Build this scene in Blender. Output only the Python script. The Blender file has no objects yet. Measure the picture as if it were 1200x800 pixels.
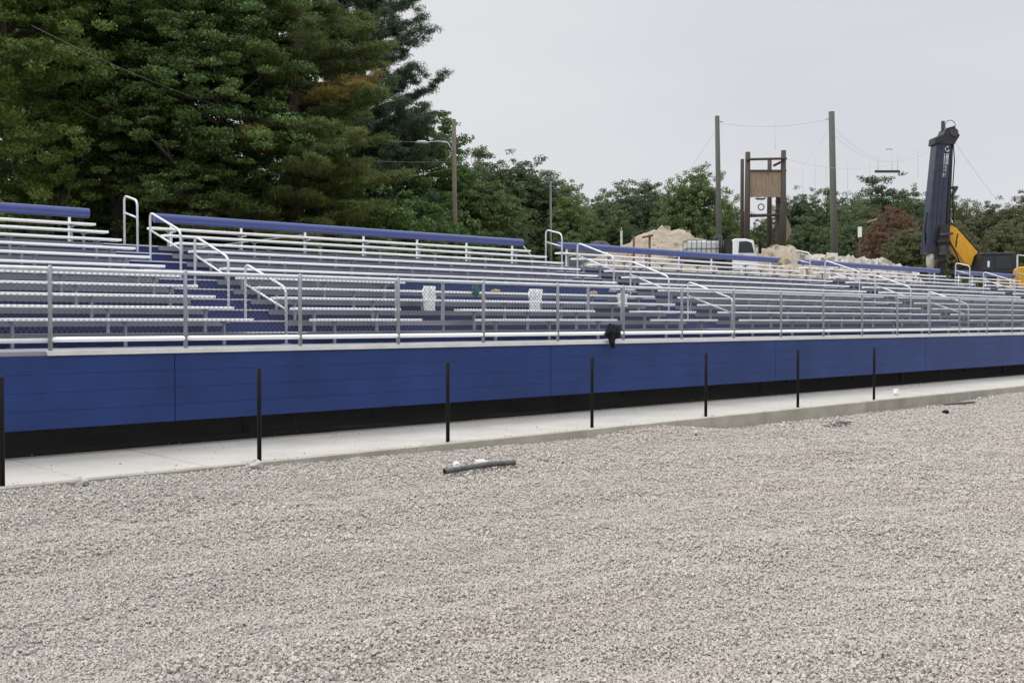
import bpy, math, random
import numpy as np
from mathutils import Vector, Matrix

random.seed(7)
RNG = np.random.default_rng(11)
S = bpy.context.scene
COL = S.collection
PI = math.pi

# ------------------------------------------------------------------ camera frame
F = 1250.0                         # focal length in photo pixels (1200 wide)
H0 = 1.75                          # eye height above the pavement
YAW = math.radians(42.59)
FX, FY = math.sin(YAW), math.cos(YAW)          # forward on the ground
RX, RY = math.cos(YAW), -math.sin(YAW)         # right on the ground


def at(u, d, z=0.0):
    """ground position seen under photo column u at depth d"""
    r = (u - 600.0) / F * d
    return Vector((FX * d + RX * r, FY * d + RY * r, z))


def zat(v, d):
    return H0 + (376.0 - v) / F * d


# ------------------------------------------------------------------ noise
_T = np.random.default_rng(3).random((256, 256))


def vnoise(x, y):
    x = np.asarray(x, float); y = np.asarray(y, float)
    xi = np.floor(x).astype(int); yi = np.floor(y).astype(int)
    fx = x - xi; fy = y - yi
    fx = fx * fx * (3 - 2 * fx); fy = fy * fy * (3 - 2 * fy)
    a = _T[xi % 256, yi % 256]; b = _T[(xi + 1) % 256, yi % 256]
    c = _T[xi % 256, (yi + 1) % 256]; d = _T[(xi + 1) % 256, (yi + 1) % 256]
    return (a * (1 - fx) + b * fx) * (1 - fy) + (c * (1 - fx) + d * fx) * fy - 0.5


def fbm(x, y, o=4):
    s = 0; a = 1.0
    for k in range(o):
        s = s + a * vnoise(x * 2 ** k + 17.3 * k, y * 2 ** k + 9.1 * k); a *= 0.5
    return s


def sstep(a, b, x):
    t = np.clip((x - a) / (b - a), 0, 1)
    return t * t * (3 - 2 * t)


# ------------------------------------------------------------------ materials
def new_mat(name):
    m = bpy.data.materials.new(name); m.use_nodes = True
    nt = m.node_tree
    return m, nt, nt.nodes['Principled BSDF']


def mat(name, c, rough=0.6, metal=0.0, var=0.12, scale=3.0, bump=0.0, bscale=40.0, c2=None, spec=0.5, stretch=None):
    m, nt, p = new_mat(name)
    N, L = nt.nodes, nt.links
    tc = N.new('ShaderNodeTexCoord')
    src = tc.outputs['Object']
    if stretch:
        mp = N.new('ShaderNodeMapping'); mp.inputs['Scale'].default_value = stretch
        L.new(src, mp.inputs['Vector']); src = mp.outputs['Vector']
    n = N.new('ShaderNodeTexNoise'); n.inputs['Scale'].default_value = scale; n.inputs['Detail'].default_value = 6
    n.inputs['Roughness'].default_value = 0.65
    L.new(src, n.inputs['Vector'])
    r = N.new('ShaderNodeValToRGB')
    a = c2 if c2 else tuple(x * (1 - var) for x in c)
    b = c if c2 else tuple(min(1, x * (1 + var)) for x in c)
    r.color_ramp.elements[0].position = 0.35; r.color_ramp.elements[1].position = 0.65
    r.color_ramp.elements[0].color = (*a, 1); r.color_ramp.elements[1].color = (*b, 1)
    L.new(n.outputs['Fac'], r.inputs['Fac']); L.new(r.outputs['Color'], p.inputs['Base Color'])
    p.inputs['Roughness'].default_value = rough; p.inputs['Metallic'].default_value = metal
    p.inputs['Specular IOR Level'].default_value = spec
    if bump:
        n2 = N.new('ShaderNodeTexNoise'); n2.inputs['Scale'].default_value = bscale; n2.inputs['Detail'].default_value = 4
        L.new(src, n2.inputs['Vector'])
        bp = N.new('ShaderNodeBump'); bp.inputs['Strength'].default_value = bump; bp.inputs['Distance'].default_value = 0.02
        L.new(n2.outputs['Fac'], bp.inputs['Height']); L.new(bp.outputs['Normal'], p.inputs['Normal'])
    return m


def leaf_mat(name, stops, trans=0.3, rand=0.25):
    """leaf colours from the per-leaf 'tint' attribute, a little per-tree variety"""
    m = bpy.data.materials.new(name); m.use_nodes = True
    nt = m.node_tree; N, L = nt.nodes, nt.links
    N.remove(N['Principled BSDF'])
    out = N['Material Output']
    at_ = N.new('ShaderNodeAttribute'); at_.attribute_name = 'tint'
    r = N.new('ShaderNodeValToRGB')
    els = r.color_ramp.elements
    els[0].position, els[1].position = stops[0][0], stops[-1][0]
    els[0].color = (*stops[0][1], 1); els[1].color = (*stops[-1][1], 1)
    for pos, c in stops[1:-1]:
        e = els.new(pos); e.color = (*c, 1)
    L.new(at_.outputs['Fac'], r.inputs['Fac'])
    oi = N.new('ShaderNodeObjectInfo')
    mr = N.new('ShaderNodeMapRange'); mr.inputs['To Min'].default_value = 1 - rand; mr.inputs['To Max'].default_value = 1 + rand
    L.new(oi.outputs['Random'], mr.inputs['Value'])
    hs = N.new('ShaderNodeHueSaturation'); L.new(r.outputs['Color'], hs.inputs['Color']); L.new(mr.outputs['Result'], hs.inputs['Value'])
    d = N.new('ShaderNodeBsdfDiffuse'); t = N.new('ShaderNodeBsdfTranslucent'); mx = N.new('ShaderNodeMixShader')
    g = N.new('ShaderNodeBsdfGlossy'); g.inputs['Roughness'].default_value = 0.45; g.inputs['Color'].default_value = (1, 1, 1, 1)
    L.new(hs.outputs['Color'], d.inputs['Color']); L.new(hs.outputs['Color'], t.inputs['Color'])
    mx.inputs['Fac'].default_value = trans
    L.new(d.outputs['BSDF'], mx.inputs[1]); L.new(t.outputs['BSDF'], mx.inputs[2])
    mx2 = N.new('ShaderNodeMixShader'); mx2.inputs['Fac'].default_value = 0.035
    L.new(mx.outputs['Shader'], mx2.inputs[1]); L.new(g.outputs['BSDF'], mx2.inputs[2])
    L.new(mx2.outputs['Shader'], out.inputs['Surface'])
    return m


def concrete_mat(name, c, stain, sc=1.2, island=0.0):
    m, nt, p = new_mat(name); N, L = nt.nodes, nt.links
    tc = N.new('ShaderNodeTexCoord')
    n = N.new('ShaderNodeTexNoise'); n.inputs['Scale'].default_value = sc; n.inputs['Detail'].default_value = 8; n.inputs['Roughness'].default_value = 0.7
    n3 = N.new('ShaderNodeTexNoise'); n3.inputs['Scale'].default_value = 60; n3.inputs['Detail'].default_value = 3
    L.new(tc.outputs['Object'], n.inputs['Vector']); L.new(tc.outputs['Object'], n3.inputs['Vector'])
    r = N.new('ShaderNodeValToRGB'); r.color_ramp.elements[0].position = 0.3; r.color_ramp.elements[1].position = 0.62
    r.color_ramp.elements[0].color = (*stain, 1); r.color_ramp.elements[1].color = (*c, 1)
    L.new(n.outputs['Fac'], r.inputs['Fac'])
    mx = N.new('ShaderNodeMix'); mx.data_type = 'RGBA'; mx.blend_type = 'MULTIPLY'; mx.inputs[0].default_value = 0.35
    L.new(r.outputs['Color'], mx.inputs[6]); L.new(n3.outputs['Color'], mx.inputs[7])
    r3 = N.new('ShaderNodeValToRGB'); r3.color_ramp.elements[0].color = (.55, .55, .55, 1); r3.color_ramp.elements[1].color = (1, 1, 1, 1)
    r3.color_ramp.elements[0].position = 0.3; r3.color_ramp.elements[1].position = 0.6
    L.new(n3.outputs['Fac'], r3.inputs['Fac']); L.new(r3.outputs['Color'], mx.inputs[7])
    res = mx.outputs[2]
    if island:
        g = N.new('ShaderNodeNewGeometry'); hs = N.new('ShaderNodeHueSaturation')
        mr = N.new('ShaderNodeMapRange'); mr.inputs['To Min'].default_value = 1 - island; mr.inputs['To Max'].default_value = 1 + island * .5
        L.new(g.outputs['Random Per Island'], mr.inputs['Value']); L.new(mr.outputs['Result'], hs.inputs['Value'])
        L.new(res, hs.inputs['Color']); res = hs.outputs['Color']
    L.new(res, p.inputs['Base Color'])
    p.inputs['Roughness'].default_value = 0.9; p.inputs['Specular IOR Level'].default_value = 0.25
    bp = N.new('ShaderNodeBump'); bp.inputs['Strength'].default_value = 0.25; bp.inputs['Distance'].default_value = 0.01
    L.new(n3.outputs['Fac'], bp.inputs['Height']); L.new(bp.outputs['Normal'], p.inputs['Normal'])
    return m


def gravel_mat(name, attr):
    """crushed stone: grey with pinkish drifts; attr = per-stone tint attribute, else cell noise for the bed"""
    m, nt, p = new_mat(name); N, L = nt.nodes, nt.links
    tc = N.new('ShaderNodeTexCoord')
    big = N.new('ShaderNodeTexNoise'); big.inputs['Scale'].default_value = 0.55; big.inputs['Detail'].default_value = 5; big.inputs['Roughness'].default_value = .6
    mp = N.new('ShaderNodeMapping'); mp.inputs['Scale'].default_value = (0.55, 1.2, 1)
    L.new(tc.outputs['Object'], mp.inputs['Vector']); L.new(mp.outputs['Vector'], big.inputs['Vector'])
    rb = N.new('ShaderNodeValToRGB'); rb.color_ramp.elements[0].position = .4; rb.color_ramp.elements[1].position = .66
    rb.color_ramp.elements[0].color = (.420, .404, .368, 1); rb.color_ramp.elements[1].color = (.428, .394, .362, 1)
    L.new(big.outputs['Fac'], rb.inputs['Fac'])
    rs = N.new('ShaderNodeValToRGB')
    e = rs.color_ramp.elements
    e[0].position = 0; e[0].color = (.70, .69, .68, 1); e[1].position = 1; e[1].color = (1.20, 1.19, 1.17, 1)
    q = e.new(.35); q.color = (.90, .89, .88, 1); q = e.new(.7); q.color = (1.08, 1.05, 1.02, 1)
    if attr:
        a = N.new('ShaderNodeAttribute'); a.attribute_name = 'tint'; L.new(a.outputs['Fac'], rs.inputs['Fac'])
    else:
        v = N.new('ShaderNodeTexVoronoi'); v.inputs['Scale'].default_value = 48
        L.new(tc.outputs['Object'], v.inputs['Vector'])
        sx = N.new('ShaderNodeSeparateColor'); L.new(v.outputs['Color'], sx.inputs['Color']); L.new(sx.outputs[0], rs.inputs['Fac'])
        bp = N.new('ShaderNodeBump'); bp.inputs['Strength'].default_value = 1.0; bp.inputs['Distance'].default_value = 0.025; bp.invert = True
        L.new(v.outputs['Distance'], bp.inputs['Height']); L.new(bp.outputs['Normal'], p.inputs['Normal'])
    mx = N.new('ShaderNodeMix'); mx.data_type = 'RGBA'; mx.blend_type = 'MULTIPLY'; mx.inputs[0].default_value = 1.0
    L.new(rb.outputs['Color'], mx.inputs[6]); L.new(rs.outputs['Color'], mx.inputs[7])
    L.new(mx.outputs[2], p.inputs['Base Color'])
    p.inputs['Roughness'].default_value = 0.95; p.inputs['Specular IOR Level'].default_value = 0.15
    return m


M = {}
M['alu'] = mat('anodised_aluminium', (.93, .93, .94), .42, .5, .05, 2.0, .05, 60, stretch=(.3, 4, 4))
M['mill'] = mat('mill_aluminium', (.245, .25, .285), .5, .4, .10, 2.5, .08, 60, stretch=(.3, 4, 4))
M['rail'] = mat('galvanised_tube', (.54, .55, .57), .45, .5, .08, 6.0)
M['post'] = mat('galvanised_post', (.30, .315, .345), .5, .4, .10, 8.0)
M['wire'] = mat('galvanised_wire', (.13, .135, .15), .6, .4, .05, 3.0)
M['blue'] = mat('blue_painted_panel', (.012, .033, .134), .5, 0, .16, .9, .12, 5, spec=.3)
M['bluer'] = mat('blue_painted_riser', (.016, .026, .115), .5, 0, .12, 2.0, spec=.3)
M['bluet'] = mat('blue_backrest', (.032, .049, .175), .36, 0, .06, 2.0, spec=.5)
M['trim'] = concrete_mat('pale_deck_edge', (.66, .66, .63), (.52, .52, .49), 2.0)
M['pave'] = concrete_mat('pavement_concrete', (.455, .438, .402), (.37, .352, .318), .9)
M['kerb'] = concrete_mat('kerb_concrete', (.40, .375, .32), (.27, .255, .205), 1.6, island=.22)
M['gravel'] = gravel_mat('crushed_stone', True)
M['bed'] = gravel_mat('gravel_bed', False)
M['soil'] = mat('shade_darkened_soil', (.014, .0135, .013), .95, 0, .35, 1.5, .5, 25)  # soil taken near black, so its colour deepens the shade under the stand
M['dirt'] = mat('site_dirt', (.30, .25, .19), .95, 0, .25, .6, .4, 8)
M['black'] = mat('black_powder_coat', (.0065, .007, .0085), .6, 0, .2, 6, spec=.2)
M['pipe'] = mat('dark_plastic_pipe', (.045, .042, .045), .55, 0, .4, 9, c2=(.10, .095, .09))
M['wood'] = mat('weathered_pole', (.14, .115, .09), .9, 0, .25, 5, .4, 20, stretch=(6, 6, .6))
M['woodg'] = mat('grey_green_pole', (.088, .088, .078), .9, 0, .2, 5, .4, 20, stretch=(6, 6, .6))
M['plank'] = mat('plank_boards', (.25, .19, .13), .85, 0, .3, 5, .2, 20, stretch=(7, 7, .4))
M['logd'] = mat('dark_log', (.062, .049, .040), .9, 0, .3, 5, .4, 18, stretch=(6, 6, .7))
M['sand'] = mat('sand', (.37, .32, .245), .95, 0, .2, 1.6, .9, 6, c2=(.25, .21, .155))
M['clod'] = mat('sandy_clods', (.30, .25, .195), .95, 0, .3, 2, .5, 14)
M['rock'] = mat('rubble', (.40, .375, .33), .95, 0, .3, 3, .5, 14)
M['bark'] = mat('bark', (.060, .050, .042), .95, 0, .35, 6, .6, 20, stretch=(5, 5, .8))
M['pbark'] = mat('pine_bark', (.085, .062, .048), .95, 0, .35, 6, .6, 20, stretch=(5, 5, .8))
M['white'] = mat('white_paint', (.74, .75, .76), .35, 0, .05, 3)
M['paper'] = mat('white_cloth', (.80, .80, .79), .9, 0, .05, 12)
M['tote'] = mat('white_plastic_tank', (.62, .63, .63), .5, 0, .08, 3)
M['steel'] = mat('dark_steel', (.06, .06, .065), .5, .4, .25, 6)
M['glass'] = mat('dark_glass', (.02, .025, .028), .08, 0, .1, 2)
M['rust'] = mat('rusty_steel', (.13, .055, .035), .8, 0, .35, 10)
M['mast'] = mat('dark_blue_grey_paint', (.027, .034, .058), .4, 0, .25, 3)
M['blackm'] = mat('black_machine', (.014, .014, .017), .5, 0, .3, 5)
M['yellow'] = mat('yellow_machine_paint', (.62, .31, .012), .4, 0, .1, 3)
M['jacket'] = mat('black_fabric', (.010, .010, .014), .8, 0, .5, 12, .8, 25, spec=.2)
M['teal'] = mat('teal_cloth', (.012, .085, .085), .8, 0, .2, 10)
M['tan'] = mat('tan_cloth', (.42, .32, .17), .8, 0, .2, 10)
M['clear'] = mat('cloudy_plastic', (.66, .68, .70), .3, 0, .08, 8)
M['polegrey'] = mat('grey_pole', (.17, .17, .165), .8, 0, .15, 4)
M['cable'] = mat('cable', (.19, .19, .19), .7, 0, .1, 2)
M['rope'] = mat('pale_rope', (.42, .42, .42), .8, 0, .1, 2)
M['stone'] = mat('loose_stone', (.38, .36, .33), .95, 0, .2, 12, .5, 30)
M['sign'] = mat('sign_white', (.75, .75, .72), .5, 0, .03, 3)
M['mark'] = mat('white_marking', (.72, .74, .76), .5, 0, .03, 3)
M['net'] = mat('dark_tarpaulin', (.05, .052, .055), .8, 0, .3, 4)
M['oak'] = leaf_mat('oak_leaves', [(0, (.060, .108, .020)), (.5, (.142, .212, .044)), (1, (.265, .335, .09))], .45, .10)
M['maple'] = leaf_mat('maple_leaves', [(0, (.032, .070, .018)), (.5, (.088, .166, .036)), (1, (.210, .305, .084))], .45, .10)
M['olive'] = leaf_mat('brown_pine_needles', [(0, (.058, .090, .022)), (.45, (.124, .172, .042)), (.85, (.188, .226, .058)), (1, (.23, .225, .058))], .4, .05)
M['amber'] = leaf_mat('amber_pine_needles', [(0, (.16, .142, .034)), (.5, (.26, .205, .044)), (1, (.34, .245, .054))], .4, .05)
M['pine'] = leaf_mat('pine_needles', [(0, (.026, .060, .030)), (.5, (.064, .112, .056)), (1, (.120, .175, .088))], .35, .08)
M['far'] = leaf_mat('far_tree_leaves', [(0, (.038, .066, .028)), (.5, (.076, .118, .044)), (1, (.135, .182, .070))], .4, .18)
M['farp'] = leaf_mat('far_pale_leaves', [(0, (.054, .092, .022)), (.5, (.105, .160, .042)), (1, (.175, .235, .072))], .4, .15)
M['farb'] = leaf_mat('far_olive_leaves', [(0, (.062, .072, .030)), (.5, (.118, .134, .054)), (.85, (.155, .158, .064)), (1, (.185, .125, .056))], .4, .15)
M['red'] = leaf_mat('rust_red_leaves', [(0, (.062, .050, .030)), (.5, (.150, .076, .046)), (1, (.190, .120, .060))], .3, .1)


# ------------------------------------------------------------------ mesh builder
class MB:
    def __init__(s):
        s.v = []; s.f = []; s.sm = []

    def add(s, v, f, smooth=False):
        o = len(s.v); s.v.extend(tuple(map(float, q)) for q in v)
        s.f.extend(tuple(i + o for i in q) for q in f); s.sm.extend([smooth] * len(f)); return s

    def box(s, x0, x1, y0, y1, z0, z1, mtx=None):
        v = [Vector((x, y, z)) for x in (x0, x1) for y in (y0, y1) for z in (z0, z1)]
        if mtx: v = [mtx @ q for q in v]
        return s.add(v, [(0, 1, 3, 2), (4, 6, 7, 5), (0, 4, 5, 1), (2, 3, 7, 6), (0, 2, 6, 4), (1, 5, 7, 3)])

    def bar(s, a, b, w, h=None, up=(0, 0, 1)):
        """square bar from a to b"""
        a = Vector(a); b = Vector(b); h = h or w; d = (b - a).normalized(); up = Vector(up)
        if abs(d.dot(up)) > .98: up = Vector((0, 1, 0))
        x = d.cross(up).normalized() * w / 2; y = x.cross(d).normalized() * h / 2
        v = [p + i * x + j * y for p in (a, b) for i, j in ((-1, -1), (1, -1), (1, 1), (-1, 1))]
        return s.add(v, [(3, 2, 1, 0), (4, 5, 6, 7), (0, 1, 5, 4), (1, 2, 6, 5), (2, 3, 7, 6), (3, 0, 4, 7)])

    def tube(s, pts, r, n=8, cap=True):
        pts = [Vector(p) for p in pts]; k = len(pts)
        rs = r if isinstance(r, (list, tuple)) else [r] * k
        v = []; ref = None
        for i, p in enumerate(pts):
            d = (pts[min(i + 1, k - 1)] - pts[max(i - 1, 0)]).normalized()
            if ref is None:
                ref = Vector((0, 0, 1)) if abs(d.z) < .9 else Vector((1, 0, 0))
            x = (ref - d * ref.dot(d)).normalized(); ref = x; y = d.cross(x)
            for j in range(n):
                a = 2 * PI * j / n
                v.append(p + (x * math.cos(a) + y * math.sin(a)) * rs[i])
        f = [(i * n + j, i * n + (j + 1) % n, (i + 1) * n + (j + 1) % n, (i + 1) * n + j) for i in range(k - 1) for j in range(n)]
        s.add(v, f, True)
        if cap:
            o = len(s.v) - k * n
            s.f.append(tuple(o + j for j in reversed(range(n)))); s.sm.append(False)
            s.f.append(tuple(o + (k - 1) * n + j for j in range(n))); s.sm.append(False)
        return s

    def prism(s, poly, y0, y1):
        """polygon in xz pushed from y0 to y1"""
        n = len(poly)
        v = [(x, y0, z) for x, z in poly] + [(x, y1, z) for x, z in poly]
        f = [tuple(range(n)), tuple(range(2 * n - 1, n - 1, -1))] + [(i, i + n, (i + 1) % n + n, (i + 1) % n) for i in range(n)]
        return s.add(v, f)

    def build(s, name, m, parent=None, bevel=0):
        me = bpy.data.meshes.new(name); me.from_pydata(s.v, [], s.f); me.materials.append(m)
        me.polygons.foreach_set('use_smooth', s.sm); me.validate(); me.update()
        o = bpy.data.objects.new(name, me); COL.objects.link(o)
        if parent: o.parent = parent
        if bevel:
            b = o.modifiers.new('Bevel', 'BEVEL'); b.width = bevel; b.segments = 2; b.limit_method = 'ANGLE'
        return o


def round_path(pts, r, n=5):
    """polyline with rounded corners"""
    pts = [Vector(p) for p in pts]; out = [pts[0]]
    for i in range(1, len(pts) - 1):
        a, b, c = pts[i - 1], pts[i], pts[i + 1]
        k = min(r, (a - b).length * .49, (c - b).length * .49)
        p = b + (a - b).normalized() * k; q = b + (c - b).normalized() * k
        for j in range(n + 1):
            t = j / n; out.append(p * (1 - t) ** 2 + b * 2 * t * (1 - t) + q * t * t)
    out.append(pts[-1]); return out


def empty(name, loc=(0, 0, 0), rz=0.0):
    o = bpy.data.objects.new(name, None); COL.objects.link(o); o.empty_display_size = .2
    o.location = loc; o.rotation_euler = (0, 0, rz); return o


def tag(o, label=None, cat=None, group=None, kind=None):
    if label: o['label'] = label
    if cat: o['category'] = cat
    if group: o['group'] = group
    if kind: o['kind'] = kind
    return o


def copy_tree(o, parent=None):
    c = o.copy(); COL.objects.link(c)
    if parent: c.parent = parent
    for ch in list(o.children):
        copy_tree(ch, c)
    return c


def np_mesh(name, V, Fc, m, tint=None, smooth=False, parent=None):
    me = bpy.data.meshes.new(name)
    k = Fc.shape[1]
    me.vertices.add(len(V)); me.vertices.foreach_set('co', V.astype(np.float32).ravel())
    me.loops.add(Fc.size); me.loops.foreach_set('vertex_index', Fc.astype(np.int32).ravel())
    me.polygons.add(len(Fc)); me.polygons.foreach_set('loop_start', np.arange(len(Fc), dtype=np.int32) * k)
    me.polygons.foreach_set('use_smooth', np.full(len(Fc), smooth))
    if tint is not None:
        a = me.attributes.new('tint', 'FLOAT', 'POINT'); a.data.foreach_set('value', tint.astype(np.float32))
    me.update(calc_edges=True); me.materials.append(m)
    o = bpy.data.objects.new(name, me); COL.objects.link(o)
    if parent: o.parent = parent
    return o


def grid_mesh(name, xs, ys, zf, m, smooth=True):
    X, Y = np.meshgrid(xs, ys, indexing='ij'); Z = zf(X, Y)
    V = np.stack([X, Y, Z], -1).reshape(-1, 3)
    nx, ny = len(xs), len(ys)
    i = (np.arange(nx - 1)[:, None] * ny + np.arange(ny - 1)[None]).ravel()
    return np_mesh(name, V, np.stack([i, i + ny, i + ny + 1, i + 1], 1), m, smooth=smooth)


def axis(*segs):
    out = []
    for a, b, st in segs: out.append(np.arange(a, b, st))
    out.append(np.array([segs[-1][1]])); return np.concatenate(out)


# ------------------------------------------------------------------ the setting
KY = 11.78      # kerb face
WY = 14.0       # blue front wall


def ground_z(x, y):
    x = np.asarray(x, float); y = np.asarray(y, float)
    z = -.6 + .54 * sstep(13.3, 13.9, y) + 2.66 * sstep(19.5, 27.0, y)
    return z + (.05 * fbm(x * 1.3, y * 1.3, 3)) * sstep(13.9, 14.6, y) + .35 * fbm(x * .07, y * .07, 2) * sstep(30, 60, y)


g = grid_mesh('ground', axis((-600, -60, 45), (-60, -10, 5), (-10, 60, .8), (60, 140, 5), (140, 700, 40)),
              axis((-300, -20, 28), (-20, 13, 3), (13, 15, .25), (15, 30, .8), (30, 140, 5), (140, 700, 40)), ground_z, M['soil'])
g['kind'] = 'structure'
# site dirt behind the stand shares the sheet: second material on its faces
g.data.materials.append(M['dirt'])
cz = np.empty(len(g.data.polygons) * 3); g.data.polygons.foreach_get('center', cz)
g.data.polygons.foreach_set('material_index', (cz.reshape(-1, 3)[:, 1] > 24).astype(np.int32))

_ex = [-40, 3, 6, 8, 10, 12.4, 13.2, 14.2, 15.0, 16, 20, 25, 26.6, 28, 80]
_ez = [-.02, -.02, -.03, -.07, -.10, -.13, -.07, -.055, -.12, -.225, -.24, -.24, -.19, -.15, -.15]


def gravel_z(x, y):
    x = np.asarray(x, float); y = np.asarray(y, float)
    e = np.interp(x, _ex, _ez); fld = np.interp(x, [-40, 0, 6, 16, 80], [-.08, -.10, -.13, -.27, -.30])
    t = sstep(0, 1.3, KY - y)
    z = e * (1 - t) + fld * t
    z = z + .075 * fbm(x * .45, y * .8, 3) * t + .045 * fbm(x * 1.6 + 5, y * 2.2, 3) * (.35 + .65 * t)
    # faint wheel ruts along the stand
    z = z + .030 * np.sin(y * 3.0 + 2.2 * fbm(x * .3, y * .3, 2)) * t * (.4 + .9 * np.clip(.5 + fbm(x * .25 + 7, y * .5, 2), 0, 1)) + .03 * fbm(x * 3.1, y * 4.5 + 3, 2) * t
    return z


gb = grid_mesh('gravel_bed', axis((-60, -6, 3), (-6, 28, .09), (28, 45, .4), (45, 110, 4)),
               axis((-40, 0, 3), (0, 3, .3), (3, KY, .085)), lambda x, y: gravel_z(x, y) - .012, M['bed'])
gb['kind'] = 'structure'


def make_gravel():
    pts = []; rad = []
    for d0, d1, dens, r0, r1 in ((3.6, 6.5, 3300, .0060, .0150), (6.5, 9, 2500, .0065, .0155), (9, 13, 1600, .0078, .0175), (13, 20, 750, .0105, .022), (20, 34, 280, .014, .028)):
        ha = math.radians(36)
        n = int(dens * ha * (d1 * d1 - d0 * d0))
        d = np.sqrt(RNG.uniform(d0 * d0, d1 * d1, n)); a = RNG.uniform(-ha, ha, n)
        th = PI / 2 - YAW - a
        x = d * np.cos(th); y = d * np.sin(th)
        k = (y < KY - .01) & (y > -6)
        x, y = x[k], y[k]
        # patches of coarse and of fine stone
        c = fbm(x * .8, y * 1.4, 3)
        k = RNG.random(len(x)) < np.clip(.9 - .5 * c, .45, 1)
        x, y, c = x[k], y[k], c[k]
        r = r0 + (r1 - r0) * RNG.beta(1.6, 2.6, len(x)) * np.clip(1.0 + 1.1 * np.clip(c, -.25, .5), .75, 1.5)
        pts.append(np.stack([x, y, gravel_z(x, y) + r * RNG.uniform(-.3, .7, len(x)) * np.clip(.9 + 2.0 * c, .4, 1.8)], 1)); rad.append(r)
    # strays kicked onto the pavement, most near its two edges
    n = 550; x = RNG.uniform(1, 32, n); e = RNG.random(n)
    y = np.where(e < .45, KY + .02 + RNG.exponential(.12, n), np.where(e < .85, WY - .05 - RNG.exponential(.14, n), RNG.uniform(KY, WY, n)))
    r = RNG.uniform(.005, .014, n); pts.append(np.stack([x, y, r * .5 + .003], 1)); rad.append(r)
    # loose stones under the front edge of the stand
    n = 1600; x = RNG.uniform(1, 34, n); y = WY + .36 + RNG.exponential(.14, n); r = RNG.uniform(.008, .02, n)
    pts.append(np.stack([x, y, -.06 + r * .4], 1)); rad.append(r)
    P = np.concatenate(pts); R = np.concatenate(rad); n = len(P)
    cube = np.array([(x, y, z) for x in (-1, 1) for y in (-1, 1) for z in (-1, 1)], float)
    v = cube[None] * RNG.uniform(.35, 1.0, (n, 8, 3)) * np.stack([RNG.uniform(.75, 1.25, n), RNG.uniform(.7, 1.1, n), RNG.uniform(.5, .95, n)], 1)[:, None]
    q = RNG.normal(size=(n, 4)); q /= np.linalg.norm(q, axis=1, keepdims=True)
    w, x, y, z = q.T
    Rm = np.stack([1 - 2 * (y * y + z * z), 2 * (x * y - z * w), 2 * (x * z + y * w), 2 * (x * y + z * w), 1 - 2 * (x * x + z * z), 2 * (y * z - x * w),
                   2 * (x * z - y * w), 2 * (y * z + x * w), 1 - 2 * (x * x + y * y)], 1).reshape(n, 3, 3)
    v = np.einsum('nij,nkj->nki', Rm, v) * R[:, None, None] + P[:, None]
    tri = np.array([(0, 1, 3), (0, 3, 2), (4, 6, 7), (4, 7, 5), (0, 4, 5), (0, 5, 1), (2, 3, 7), (2, 7, 6), (0, 2, 6), (0, 6, 4), (1, 5, 7), (1, 7, 3)])
    f = (tri[None] + np.arange(n)[:, None, None] * 8).reshape(-1, 3)
    o = np_mesh('gravel', v.reshape(-1, 3), f, M['gravel'], tint=np.repeat(RNG.beta(3, 3, n), 8))
    tag(o, 'loose pale grey and pinkish crushed stone covering the open foreground', 'gravel', kind='stuff')
    print('stones', n)


make_gravel()

# pavement slabs and kerb
mb = MB(); x = -18.4
for k in range(70):
    mb.box(x + .006, x + 1.518, KY + .16, WY + .35, -.35, RNG.uniform(-.002, .002)); x += 1.524
    
sw = mb.build('pavement', M['pave'], bevel=.006); sw['kind'] = 'structure'
mb = MB(); x = -18.4
for k in range(35):
    mb.box(x + .002, x + 3.046, KY, KY + .158, -.55, .004); x += 3.048
kb = mb.build('kerb', M['kerb'], bevel=.008); kb['kind'] = 'structure'

# ------------------------------------------------------------------ the stand
R0, RUN, RISE, DECK = 15.74, .66, .2, 1.36      # first seat front, row depth, row rise, walkway height
NR = 11
SECT = [(-3.6, 8.72), (9.93, 21.28), (22.5, 34.3), (35.6, 47.3), (48.7, 55.5)]
AISLE = [(8.74, 9.91), (21.30, 22.48), (34.32, 35.58), (47.32, 48.68)]


def seat_y(n): return R0 + RUN * n
def seat_z(n): return DECK + .43 + RISE * n
def floor_z(n): return DECK + RISE * n
def riser_y(n): return seat_y(n) - .36


# walkway deck along the front
mb = MB()
for k in range(6):
    y0 = WY + .075 + k * .268
    mb.box(-8, 58, y0, y0 + .262, DECK - .05, DECK - .0)
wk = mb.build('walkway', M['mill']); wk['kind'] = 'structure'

# front wall
fw = tag(empty('front_wall', (13.8, WY, 0)), 'long royal blue plank wall closing the front of the stand above the pavement', 'wall')
ZB, ZT = .368, 1.305
x0 = 6.54 - 7.3 * 3
while x0 < 60:
    mb = MB(); hb = (ZT - ZB) / 4
    for j in range(4):
        mb.box(x0 + .006 - 13.8, x0 + 7.294 - 13.8, 0, .035, ZB + j * hb + .002, ZB + (j + 1) * hb - .002)
    mb.box(x0 + .004 - 13.8, x0 + 7.296 - 13.8,   .007, .05, ZB + .01, ZT - .01)
    mb.build('wall_panel', M['blue'], fw)
    x0 += 7.3
mb = MB(); mb.box(4.83 - 13.8, 58 - 13.8, -.03, .07, ZT + .002, DECK + .012); mb.build('edge_trim', M['trim'], fw, .004)
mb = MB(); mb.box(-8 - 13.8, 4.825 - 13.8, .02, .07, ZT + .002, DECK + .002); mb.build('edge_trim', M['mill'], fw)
for k in range(7):
    mb = MB(); xx = 1.2 + k * 7.3 - 13.8
    mb.box(xx, xx + .10, 1.7, 1.8, -.1, DECK - .06); mb.build('support_column', M['steel'], fw)

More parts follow.
